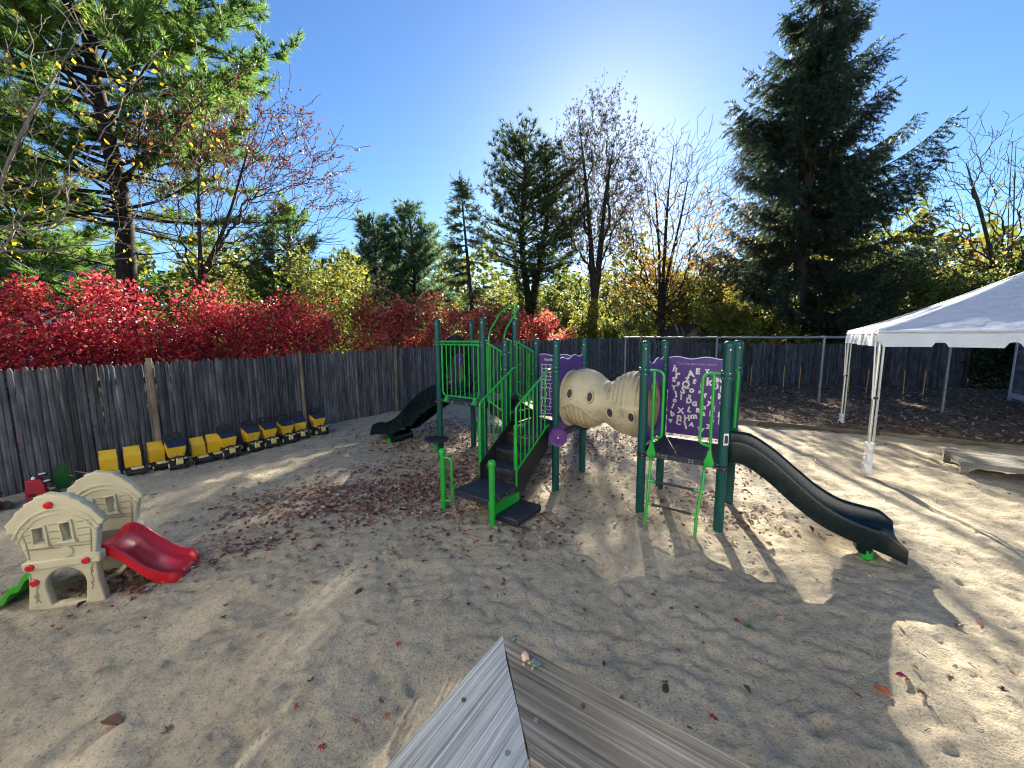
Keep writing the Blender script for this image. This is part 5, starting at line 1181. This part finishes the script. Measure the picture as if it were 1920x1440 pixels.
# deck of the railing, and an unseen building added to bounce light into shade
BL_ = thing('bounce_building', 'unseen pale clapboard building added behind the camera to bounce sunlight onto the sand', 'building', (-1.9, -2.6, 0), ANG)
MB().box((1.2, -3.05, 3.0), (17.0, 6.0, 6.0)).build('wall', 'clap', BL_)
for k in range(42): MB().box((1.2, -.03 + (k % 2) * .003, .14 + .14 * k), (17.02, .03, .132), M=Matrix.Rotation(-.08, 3, 'X')).build('clapboard', 'clap', BL_)
for x_ in (-5.2, -2.6, 3.4, 6.0, 8.4):
    f = MB().box((x_, .02, 2.35), (1.15, .08, 1.55), bev=.01).build('window', 'trim', BL_); MB().box((x_, .055, 2.35), (.95, .03, 1.35)).build('pane', 'dark_hole', f); MB().box((x_, .075, 2.35), (.95, .02, .04)).build('sash', 'trim', f)
dr_ = MB().box((.4, .02, 1.72), (1.05, .08, 2.15), bev=.01).build('door', 'trim', BL_); MB().lathe([(.03, 0), (.03, .05)], (.8, .07, 1.65), 12, Matrix.Rotation(-PI / 2, 3, 'X')).build('handle', 'bolt', dr_)
MB().prism([(.5, 5.95), (-3.05, 8.2), (-6.6, 5.95)], 17.8, lambda p, q, k: (-7.7 + k, p, q)).build('roof', 'roof', BL_, 0)
dk = thing('deck', 'wooden deck the railing stands on, under the photographer', 'deck', (ap.x, ap.y, 0), a2)
for k in range(22): MB().box((1.55, -.12 - .146 * k, .60), (3.35, .14, .035), bev=.004).build('deck_board', 'timber', dk)
for x_ in (0.0, 1.55, 3.1): MB().box((x_, -1.7, .49), (.05, 3.2, .18)).build('joist', 'timber', dk)
for x_ in (0.0, 3.1):
    for y_ in (-.2, -3.1): MB().box((x_, y_, .18), (.1, .1, .45)).build('deck_post', 'timber', dk)

# ------------------------------------------------------------------ fallen leaves
def maple_leaf(seed, curl):
    R_ = np.random.default_rng(seed); ang = []; rad = []
    lobes = [(-150, .55), (-95, .78), (-68, .42), (-40, .95), (-18, .5), (0, 1.1), (18, .5), (40, .95), (68, .42), (95, .78), (150, .55)]
    V = [(0, 0, 0)]
    for a, r in lobes:
        r *= R_.uniform(.85, 1.12); t = math.radians(a + 90 + R_.normal(0, 4)); x, y = r * math.cos(t), r * math.sin(t); V.append((x, y, curl * (x * x * .9 + .5 * y * y) + R_.normal(0, .05) + .12 * curl * math.sin(3 * t)))
    V.append((-.03, -.75, .1)); V.append((.03, -.75, .1)); n = len(lobes)
    F = [(0, i, i + 1) for i in range(1, n)] + [(0, n + 1, n + 2)]
    V = np.array(V) * .5; V[:, 2] -= V[:, 2].min(); return V, np.array(F)
def oval_leaf(seed, curl):
    R_ = np.random.default_rng(seed); V = []; F = []
    for i, (y, w) in enumerate(((-.5, .03), (-.2, .24), (.1, .28), (.35, .17), (.52, .01))): V += [(-w, y, curl * w * 1.6 + .1 * curl * y), (0, y, .1 * curl * y + .03), (w, y, curl * w * 1.6 + R_.normal(0, .03))]
    for i in range(4):
        for k in range(2): a = i * 3 + k; F += [(a, a + 1, a + 4), (a, a + 4, a + 3)]
    V = np.array(V); V[:, 2] -= V[:, 2].min(); return V, np.array(F)
LV = [maple_leaf(1, .15), maple_leaf(2, .4), maple_leaf(3, -.35), oval_leaf(4, .4), maple_leaf(5, .65), oval_leaf(6, .9)]
def litter_density(x, y):
    g = lambda cx_, cy_, sx, sy, rot=0: np.exp(-((((x - cx_) * math.cos(rot) + (y - cy_) * math.sin(rot)) / sx)**2 + ((-(x - cx_) * math.sin(rot) + (y - cy_) * math.cos(rot)) / sy)**2))
    d = 1.0 * g(-1.35, 5.55, 1.0, .75, -.2) + .85 * g(-2.4, 5.15, .9, .45, .1) + .55 * g(-2.9, 4.6, .55, .4, .3) + .7 * g(-3.0, 3.75, .5, .22, .5) + .9 * g(-3.55, 3.25, .35, .22) + .7 * g(-.2, 6.3, .9, .9) + .5 * g(-1.2, 8.5, 1.6, 1.2) + .35 * g(.6, 7.6, 1, 1.2) + .4 * g(3.0, 7.3, 1.8, .9, -.5) + .28 * g(.3, 4.3, .35, .25) + .25 * g(2.7, 4.7, .9, .6) + .12 * g(-1.0, 4.3, 1.8, .8) + .4 * g(6.9, 6.3, .5, .4) + .3 * g(7.2, 5.3, .7, .3, -.6)
    n_ = .55 + 1.1 * (vnoise(x * 2.6, y * 2.6, 0) + .3) + .8 * vnoise(x * 6, y * 6, 2)
    return np.clip(d * n_, 0, 1) * (side_of(x, y, FENCE_L) > .1)
parts = []
x, y = scatter_region(105000, (-5, 4.5, 2.6, 11), litter_density, 21); ns = len(x)
xs2, ys2 = scatter_region(5200, (-7, 9, 2.0, 12), lambda x, y: .13 * (side_of(x, y, FENCE_L) > .15) * (1 - .6 * sstep(x, 3, 6)) + .25 * (side_of(x, y, FENCE_L) < 1.1) * (side_of(x, y, FENCE_L) > .12), 22)
x = np.concatenate([x, xs2]); y = np.concatenate([y, ys2]); lz = ground_at(x, y)
R9 = np.random.default_rng(31); kind = R9.choice(len(LV), len(x), p=[.22, .22, .16, .16, .14, .1])
for k in range(len(LV)):
    i = np.where(kind == k)[0]; pos = np.stack([x[i], y[i], lz[i] + .006 + .018 * R9.random(len(i))], -1); nr = np.stack([R9.normal(0, .28, len(i)), R9.normal(0, .28, len(i)), np.ones(len(i))], -1)
    parts.append(scatter(*LV[k], pos, nr, R9.uniform(.035, .08, len(i))))
V, F = merge(parts); tag(np_mesh('leaf_litter', V, F, 'litter'), 'drifts of dry brown leaves on the sand around the play set', 'leaves', kind='stuff')
# twigs and bark crumbs on the sand
n = 5200; x = rng.uniform(-6.5, 8, n); y = .9 + 8 * rng.random(n)**1.25; k = side_of(x, y, FENCE_L) > .15; x, y = x[k], y[k]; dd = np.stack([rng.normal(0, 1, len(x)), rng.normal(0, 1, len(x)), rng.normal(0, .06, len(x))], -1)
TWG = (np.array([(.04, 0, -.5), (-.02, .035, -.5), (-.02, -.035, -.5), (.03, .05, .1), (-.02, .08, .1), (-.02, .01, .1), (.02, -.02, .5), (-.01, 0, .5), (-.01, -.03, .5)]), np.array([[0, 1, 4, 3], [1, 2, 5, 4], [2, 0, 3, 5], [3, 4, 7, 6], [4, 5, 8, 7], [5, 3, 6, 8]]))
V, F = scatter(*TWG, np.stack([x, y, ground_at(x, y) + .004], -1), dd, rng.uniform(.012, .05, len(x)) * rng.choice([.6, 1, 1.3], len(x), p=[.6, .3, .1])); tag(np_mesh('twig_crumbs', V, F, 'bark_dark'), 'twigs and bark crumbs strewn over the sand', 'twigs', kind='stuff')
COLS = dict(pink=(.42, .27, .25), red=(.36, .035, .035), brown=(.12, .06, .045), orange=(.36, .11, .045), crimson=(.26, .02, .06), green=(.08, .14, .04), tan=(.33, .25, .16), grey=(.3, .27, .26), yellow=(.42, .31, .05))
for k, c in COLS.items(): MT['fl_' + k] = leaf_mat('fallen_leaf_' + k, [tuple(v * .7 for v in c), c, tuple(min(1, v * 1.25) for v in c)], .2, 60, .9, .6)
LMESH = {}
def fallen(label, x, y, size, col, kind, group=None, rz=0):
    key = (kind, col)
    if key not in LMESH:
        V, F = LV[kind]; me = bpy.data.meshes.new('fallen_leaf'); me.from_pydata([tuple(v) for v in V], [], [tuple(int(i) for i in f) for f in F]); me.materials.append(MT['fl_' + col]); LMESH[key] = me
    o = bpy.data.objects.new('fallen_leaf', LMESH[key]); C.objects.link(o); o.location = (x, y, float(ground_at(x, y)) + .004); o.scale = (size,) * 3; o.rotation_euler = (random.gauss(0, .15), random.gauss(0, .15), rz or random.uniform(0, 6.28)); tag(o, label, 'leaf', group); return o
NAMED = [('pale pink maple leaf right of the railing corner', .97, 2.39, .085, 'pink', 1), ('small green leaf beside the dark stone near the railing', .97, 2.21, .06, 'green', 0), ('crimson oval leaf alone on the shaded sand at the right', 2.5, 2.22, .085, 'crimson', 3), ('rust brown curled leaf left of the crimson oval leaf', 2.29, 2.13, .085, 'orange', 5), ('dark red maple leaf on the sand in front of the ladder', 1.30, 2.89, .075, 'crimson', 0), ('red leaf touching a green one in front of the right slide', 1.76, 2.78, .07, 'red', 1), ('dark green leaf touching a red one in front of the right slide', 1.81, 2.71, .085, 'green', 4), ('pale pink leaf beyond the red and green pair of leaves', 2.11, 2.79, .085, 'pink', 2), ('red maple leaf close to the right railing board', 1.16, 1.98, .075, 'red', 0),
         ('tan curled leaf on the sand left of the railing', -1.38, 2.48, .08, 'tan', 4), ('pale pink leaf left of the railing tip', -.94, 2.44, .07, 'pink', 0), ('largest pink leaf of the cluster left of the railing', -.92, 1.98, .10, 'pink', 1), ('grey pink leaf alone at the lower left', -1.71, 1.88, .075, 'grey', 2), ('bright orange red leaf alone on the sand left of centre', -1.79, 2.82, .085, 'orange', 1), ('small pink leaf in the cluster left of the railing', -.87, 1.93, .065, 'pink', 2), ('orange leaf right of the pink leaf cluster', -.75, 2.0, .06, 'orange', 0), ('dark red leaf below the pink leaf cluster', -1.05, 1.83, .06, 'red', 2), ('pale leaf at the far lower left of the sand', -2.75, 2.3, .09, 'pink', 3), ('pink leaf beside the left railing board', -.62, 1.95, .06, 'pink', 1), ('red leaf on the sand left of the railing tip', -.83, 2.52, .06, 'red', 0),
         ('brown papery leaf flat on the lower left sand', -2.35, 1.98, .13, 'brown', 3), ('curled dark brown leaf at the lower left', -2.0, 1.95, .08, 'brown', 4)]
for lab, x_, y_, s_, c_, k_ in NAMED: fallen(lab, x_, y_, s_, c_, k_)
R5 = random.Random(77); CAND = []
while len(CAND) < 46:
    x_, y_ = R5.uniform(-3.9, 4.6), 1.75 + 2.7 * R5.random()
    if litter_density(np.array(x_), np.array(y_)) > .12 or any(math.hypot(x_ - q[1], y_ - q[2]) < .14 for q in NAMED) or any(math.hypot(x_ - q[0], y_ - q[1]) < .16 for q in CAND): continue
    CAND.append((x_, y_, R5.choices(['pink', 'brown', 'grey', 'tan', 'red'], [.2, .4, .18, .16, .06])[0]))
LMK = [('the railing corner', 0, .8), ('the red slide', -3.2, 3.45), ('the beige playhouse', -3.7, 2.95), ('the peg posts', -.5, 4.4), ('the ladder', 1.75, 4.0), ('the foot of the right slide', 3.55, 3.55)]
ORD = ['closest', 'second closest', 'third closest', 'fourth closest', 'fifth closest', 'sixth closest', 'seventh closest', 'eighth closest', 'ninth closest', 'tenth closest', 'eleventh closest', 'twelfth closest']
CN = dict(pink='faded pink', brown='dry brown', grey='greyish', tan='tan', red='small red'); seen = {}
near_of = [min((math.hypot(x_ - l[1], y_ - l[2]), l[0]) for l in LMK) + (x_, y_, c_) for x_, y_, c_ in CAND]
for d_, lm, x_, y_, c_ in sorted(near_of):
    k = seen.get((lm, c_), 0); seen[(lm, c_)] = k + 1
    fallen(f'{ORD[k]} {CN[c_]} leaf on bare sand to {lm}', x_, y_, R5.uniform(.035, .06), c_, R5.randrange(6), 'single leaves on the sand')
def stone(label, x, y, r, seed):
    R_ = np.random.default_rng(seed); bm = bmesh.new(); bmesh.ops.create_icosphere(bm, subdivisions=2, radius=1)
    for v in bm.verts: s_ = 1 + .12 * R_.normal(); v.co = Vector((v.co.x * r * 1.6 * s_, v.co.y * r * s_, v.co.z * r * .7 * s_))
    me = bpy.data.meshes.new('stone'); bm.to_mesh(me); bm.free(); me.polygons.foreach_set('use_smooth', [True] * len(me.polygons)); o = obj('stone', me, 'peb_e'); o.location = (x, y, float(ground_at(x, y)) + r * .4); o.rotation_euler = (0, 0, seed); tag(o, label, 'stone')
stone('dark oblong stone beside the small green leaf', .955, 2.165, .022, 1); stone('dark stone on the sand between the leaf drift and the railing', -1.35, 3.1, .022, 4); stone('small dark stone near the peg posts in front of the leaf drift', -1.75, 4.3, .022, 9)

# ------------------------------------------------------------------ buildings
def house(label, loc, rz, w, d, eave, ridge, wall='wallw'):
    t = thing('house', label, 'house', loc, rz); MB().box((0, 0, eave / 2), (w, d, eave)).build('wall', wall, t)
    for sg in (-1, 1):
        MB().add([(-w / 2, -d / 2 + .02 if 0 else -d / 2 + .05, eave), (-w / 2, d / 2 - .05, eave), (-w / 2, 0, ridge - .12)], [(0, 1, 2)]) if False else None
    MB().prism([(-d / 2, eave - .01), (d / 2, eave - .01), (0, ridge - .1)], w - .02, lambda p, q, k: (-w / 2 + .01 + k, p, q)).build('gable', wall, t)
    rf = MB()
    for sg in (-1, 1): rf.add([(-w / 2 - .3, sg * (d / 2 + .4), eave - .22), (w / 2 + .3, sg * (d / 2 + .4), eave - .22), (w / 2 + .3, 0, ridge), (-w / 2 - .3, 0, ridge), (-w / 2 - .3, sg * (d / 2 + .4), eave - .1), (w / 2 + .3, sg * (d / 2 + .4), eave - .1), (w / 2 + .3, 0, ridge + .14), (-w / 2 - .3, 0, ridge + .14)], [(0, 1, 2, 3), (4, 5, 6, 7), (0, 1, 5, 4), (1, 2, 6, 5), (3, 0, 4, 7)])
    r = rf.build('roof', 'roof', t, 0)
    n = 12
    for sg in (-1, 1):
        for k in range(n): f = (k + .5) / n; y_ = sg * (d / 2 + .4) * (1 - f); z_ = eave - .1 + (ridge + .24 - eave) * f; MB().box((0, y_, z_ + .012), (w + .6, .03, .02)).build('shingle_course', 'roof', r)
    for x_ in (-w * .3, 0, w * .3):
        f = MB().box((x_, -d / 2 - .03, eave * .55), (1.0, .08, 1.4)).build('window', 'trim', t); MB().box((x_, -d / 2 - .075, eave * .55), (.82, .02, 1.22)).build('pane', 'dark_hole', f)
    MB().box((w * .25, .3, ridge + .3), (.5, .5, 1.0)).build('chimney', 'brown', r); return t
house('pale house with grey roof behind the bushes at the left edge', (-31.5, 23, 0), math.radians(35), 12, 8, 4.3, 7.0)
house('distant house with dark grey roof between hedge and pines', (-18.5, 40, 0), math.radians(-20), 9, 8, 5.0, 8.0)
sh = thing('garden_shed', 'small brown shed gable peeking over the back fence', 'shed', (9.2, 20.6, 0), math.radians(20)); MB().box((0, 0, 1.1), (1.5, 1.6, 2.2)).build('wall', 'brown', sh)
MB().prism([(-.75, 2.19), (.75, 2.19), (0, 2.72)], 1.58, lambda p, q, k: (p, -.79 + k, q)).build('gable', 'timber', sh)
for sg in (-1, 1): MB().add([(sg * .9, -.95, 2.1), (sg * .9, .95, 2.1), (0, .95, 2.76), (0, -.95, 2.76), (sg * .9, -.95, 2.16), (sg * .9, .95, 2.16), (0, .95, 2.83), (0, -.95, 2.83)], [(0, 1, 2, 3), (4, 5, 6, 7), (0, 1, 5, 4), (1, 2, 6, 5), (3, 0, 4, 7)]).build('roof', 'bark_dark', sh, 0)
# shingled outbuilding at the right edge: its wall runs along the grid toward the viewer
OB = thing('shingled_outbuilding', 'grey shingled outbuilding with white corner trim at the right edge', 'building', (16.27, 12.39, 0), ANG)
MB().box((2.5, -3.0, 1.5), (5.0, 6.0, 3.0)).build('wall', 'shingle', OB)
R8 = random.Random(8)
for r_ in range(17):
    m = MB(); z0 = .3 + .15 * r_; y_ = -5.98
    while y_ < -.12:
        w_ = min(R8.uniform(.1, .2), -.1 - y_); m.box((-.012 - .004 * R8.random(), y_ + w_ / 2, z0 + .08), (.018, w_ - .008, .17 + R8.uniform(-.006, .006)), M=None); y_ += w_
    m.build('shingle_course', 'shingle', OB, 0)
MB().box((-.02, -.05, 1.5), (.05, .12, 3.0), bev=.004).build('corner_trim', 'trim', OB); MB().box((-.025, -3.06, .22), (.05, 5.86, .16), bev=.004).build('base_trim', 'trim', OB)
MB().prism([(-6.3, 3.0), (.3, 3.0), (-3.0, 4.6)], 5.4, lambda p, q, k: (-.2 + k, p, q)).build('roof', 'roof', OB, 0)

# ------------------------------------------------------------------ trees and shrubs
LV_T = None
white_pine('white_pine', 'huge white pine filling the upper left corner', (-12.9, 13.2, 0), 19, 6.1, 6.6, 3, 18, .27, .3, dead=20, whorl=.52, per=7, top_taper=-.1, droop=.1)
white_pine('white_pine', 'lower green pine at the left edge behind the red bushes', (-17.5, 14.5, 0), 10, 1.8, 4.4, 8, 11, .32, .2, whorl=.5, per=6)
white_pine('white_pine', 'green pine behind the yellow-green shrub, left of the gap of sky', (-10.3, 18.5, 0), 8.2, 1.0, 4.4, 14, 11, .32, .2, whorl=.5, per=6, mat='needle_pine')
white_pine('white_pine', 'blue green pine left of the pair above the red hedge', (-9.0, 26, 0), 9.9, .6, 3.9, 21, 9, .36, .17, mat='needle_blue', whorl=.44, per=6, top_taper=-.05)
white_pine('white_pine', 'blue green pine right of the pair above the red hedge', (-6.6, 26.5, 0), 10.6, .6, 3.8, 22, 9, .36, .17, mat='needle_blue', whorl=.44, per=6, top_taper=-.05)
white_pine('white_pine', 'dark ivy-wrapped pair of pine stems left of the sun', (1.0, 23.4, 0), 13.8, 5.6, 3.5, 31, 6.0, .33, .26, mat='needle_dark', stems=((-.3, 0), (1.15, .2)), whorl=.52, per=6, dead=22, ivy=900, top_taper=-.15)
crown_tree('forked_tree', 'tall airy forked tree in front of the sun', (4.75, 22.6, 0), 4.2, .3, (0, 0, 10.2), (3.0, 2.6, 5.2), 1800, 41, 'bark_dark', ('needle_dry', 5200, .2, (6.5, 99), TUFT_S), stems=4, lift=.9, tip=.009, hollow=.3)
spruce('thin_spruce', 'thin ragged spruce leaning above the red hedge', (-1.7, 19.6, 0), 9.9, 2.1, 1.5, 51, whorl=.42, per=5, spray_len=.42, trunk_r=.14, density=.75, step=.24, lean=(-.75, 0), hang=.4, mat='needle_dark')
spruce('norway_spruce', 'massive dark spruce behind the swings', (15.1, 20.6, 0), 19.8, 7.8, 3.2, 61, whorl=.64, per=6, spray_len=.58, trunk_r=.42, step=.15, hang=1.5, power=.92)
crown_tree('maple_tree', 'broad half-bare maple with orange and olive leaves right of the sun', (8.5, 22.2, 0), 3.2, .3, (.3, 0, 7.9), (4.3, 3.6, 5.2), 3000, 71, 'bark_dark', ('leaf_or', 3200, .14, (1.5, 9.5), LEAF), stems=5, lift=.4, tip=.0105, hollow=.45)
crown_tree('crab_apple_tree', 'bare forked crab apple with rusty leaves above the red bushes', (-9.85, 12, 0), 3.9, .15, (2.0, -.2, 6.6), (3.3, 2.4, 2.8), 1500, 83, 'bark_dark', ('leaf_rust', 4500, .075, (6.4, 99), LEAF), lean=(.35, 0), stems=4, lift=.3, tip=.0085, hollow=.3, cut=3.6)
crown_tree('pale_branched_tree', 'pale bare branches with golden leaves at the left edge', (-11.6, 7.9, 0), 3.2, .09, (2.2, .6, 6.3), (3.4, 2.6, 3.3), 700, 97, 'bark_pale', ('leaf_gold', 520, .095, (3.5, 8), LEAF), lean=(.5, .1), stems=4, lift=.1, tip=.006, hollow=.2, cut=3.9)
crown_tree('bare_tree', 'bare tree reaching in from the right edge', (26.0, 20.5, 0), 3.4, .3, (-.8, 0, 8.3), (5.5, 4, 5.0), 1300, 103, 'bark', ('leaf_or', 900, .15, (3, 9), LEAF), stems=4, lift=.3, tip=.011, hollow=.3)
broadleaf('bare_tree', 'thin leafless tree left of the gap of sky', (-6.9, 15.5, 0), 7.4, 2.6, 111, 2.0, .08, 500, .07, 'leaf_olive', 'bark', 5, up=.3, limbs=4)
broadleaf('olive_leaved_tree', 'olive-leaved young tree between the maple and the spruce', (11.2, 22.6, 0), 7.6, 3.2, 121, 1.6, .12, 9000, .16, 'leaf_yg', 'bark', 5, up=.25, limbs=5, leaf_zone=(.05, 1.2))
broadleaf('olive_leaved_tree', 'olive-leaved tree behind the spruce on its right', (19.5, 24, 0), 9.5, 4.5, 127, 2.0, .16, 9000, .2, 'leaf_olive', 'bark', 5, up=.25, limbs=5, leaf_zone=(.05, 1.2))
broadleaf('olive_leaved_tree', 'olive-leaved tree farthest right above the tent', (24, 22, 0), 7.5, 4.5, 131, 1.6, .16, 7000, .2, 'leaf_olive', 'bark', 5, up=.2, limbs=5, leaf_zone=(.05, 1.2))
broadleaf('yellow_sapling', 'yellowing sapling between the thin spruce and the ivy pines', (-.3, 22.5, 0), 5.5, 2.2, 137, 1.0, .07, 2600, .15, 'leaf_yg', 'bark', 5, up=.25, limbs=4, leaf_zone=(.05, 1.2))
broadleaf('yellow_sapling', 'yellowing sapling left of the thin spruce', (-4.4, 23, 0), 5.6, 2.2, 139, 1.0, .07, 2600, .15, 'leaf_yg', 'bark', 5, up=.25, limbs=4, leaf_zone=(.05, 1.2))

broadleaf('gold_leaved_tree', 'gold-leaved tree far behind the ivy pines and the forked tree', (2.8, 30, 0), 8.6, 3.4, 151, 2.0, .12, 6500, .2, 'leaf_yg', 'bark', 5, up=.3, limbs=5, leaf_zone=(.05, 1.2))
broadleaf('gold_leaved_tree', 'gold-leaved tree far behind the maple', (9.6, 30, 0), 9.0, 3.6, 157, 2.0, .12, 6500, .2, 'leaf_yg', 'bark', 5, up=.3, limbs=5, leaf_zone=(.05, 1.2))
broadleaf('gold_leaved_tree', 'gold-leaved tree showing between maple and spruce', (13.4, 27, 0), 9.0, 3.4, 163, 2.0, .12, 6500, .19, 'leaf_or', 'bark', 5, up=.3, limbs=5, leaf_zone=(.05, 1.2))
BB = ['crimson burning bush at the left edge behind the red toy cars', 'crimson burning bush behind the left end of the truck row', 'crimson burning bush above the first dump trucks', 'dark crimson burning bush above the end of the truck row']
BBP = [(-9.4, 6.5, 3.4, 2.95), (-8.5, 8.0, 3.4, 3.4), (-7.4, 9.5, 3.4, 3.45), (-6.3, 11.0, 3.3, 3.05)]
for k, (x_, y_, w_, h_) in enumerate(BBP): shrub('burning_bush', BB[k], (x_, y_, 0), (w_, 2.2, h_), 200 + k, 17000, .07, 'leaf_red', 40, 26, 'crimson burning bushes', rz=math.radians(55))
BC = ['russet burning bush just left of the dark left slide', 'russet burning bush behind the high deck guard rail', 'russet burning bush behind the arch climber', 'russet burning bush right of the arch climber', 'last russet burning bush near the fence corner']
BCP = [(-4.2, 13.0, 2.7, 3.3), (-2.7, 14.6, 2.7, 3.6), (-1.1, 16.2, 2.7, 3.5), (.5, 17.9, 2.6, 3.4), (2.0, 19.5, 2.4, 3.1)]
for k, (x_, y_, w_, h_) in enumerate(BCP): shrub('burning_bush', BC[k], (x_, y_, float(gz(x_, y_))), (w_, 2.2, h_), 220 + k, 11000, .09, 'leaf_red2', 36, 22, 'russet burning bushes', rz=math.radians(48))
shrub('yellow_green_shrub', 'tall yellow-green shrub between the crimson and russet bushes', (-6.2, 13.3, 0), (3.6, 2.6, 4.9), 240, 13000, .1, 'leaf_yg', 36, 14)
shrub('yellow_green_shrub', 'yellow-green shrub topping the crimson bushes', (-8.2, 11.6, 0), (2.6, 2.0, 4.1), 241, 6500, .1, 'leaf_yg', 26, 10)
UND = [((4.2, 21.6), (2.8, 2, 4.0), 'leaf_yg', 'yellow-green shrub right of the last russet bush'), ((6.5, 21.0), (2.6, 2, 3.1), 'leaf_olive', 'olive shrub between the forked pine and the maple'), ((10.6, 20.2), (3.6, 2.2, 4.4), 'leaf_yg', 'bright yellow-green shrub over the fence beside the shed'), ((13.0, 19.2), (3.2, 2, 3.5), 'leaf_yg', 'yellow-green shrub left of the spruce trunk'), ((16.6, 18.6), (3.4, 2, 4.0), 'leaf_yg', 'yellow-green shrub right of the spruce trunk'), ((19.4, 17.5), (3.6, 2.4, 4.2), 'leaf_olive', 'olive shrub just left of the tent roof'), ((20.6, 15.2), (4, 3, 4.6), 'leaf_dk', 'dark evergreen shrub filling the gap under the tent'), ((18.6, 18.9), (3, 2, 5.4), 'leaf_olive', 'taller olive shrub above the tent corner'), ((23.5, 18), (5, 3, 5.6), 'leaf_dk', 'dark evergreen mass behind the tent roof')]
for k, (p, s_, m_, lab) in enumerate(UND): shrub('understory_shrub', lab, (p[0], p[1], 0), s_, 260 + k, int(2600 * s_[0] * s_[2] / 5), .15, m_, 30, 10)
# far wood closing the view between the trunks
R7 = np.random.default_rng(5); n = 60000; az = R7.uniform(-.95, 1.15, n); dist = R7.uniform(40, 62, n); hgt = (4.0 + 7.5 * (vnoise(az * 14, dist * .05) + .5) + 3.0 * (vnoise(az * 47, dist * .1, 1) + .5)); zf = hgt * R7.random(n)**.9
pos = np.stack([dist * np.sin(az), dist * np.cos(az), zf], -1); V, F = scatter(*LEAF, pos, R7.normal(0, 1, (n, 3)), R7.uniform(.35, .75, n)); tag(np_mesh('distant_wood', V, F, 'leaf_olive'), 'distant belt of yellowing woodland behind everything', 'woodland', kind='stuff')
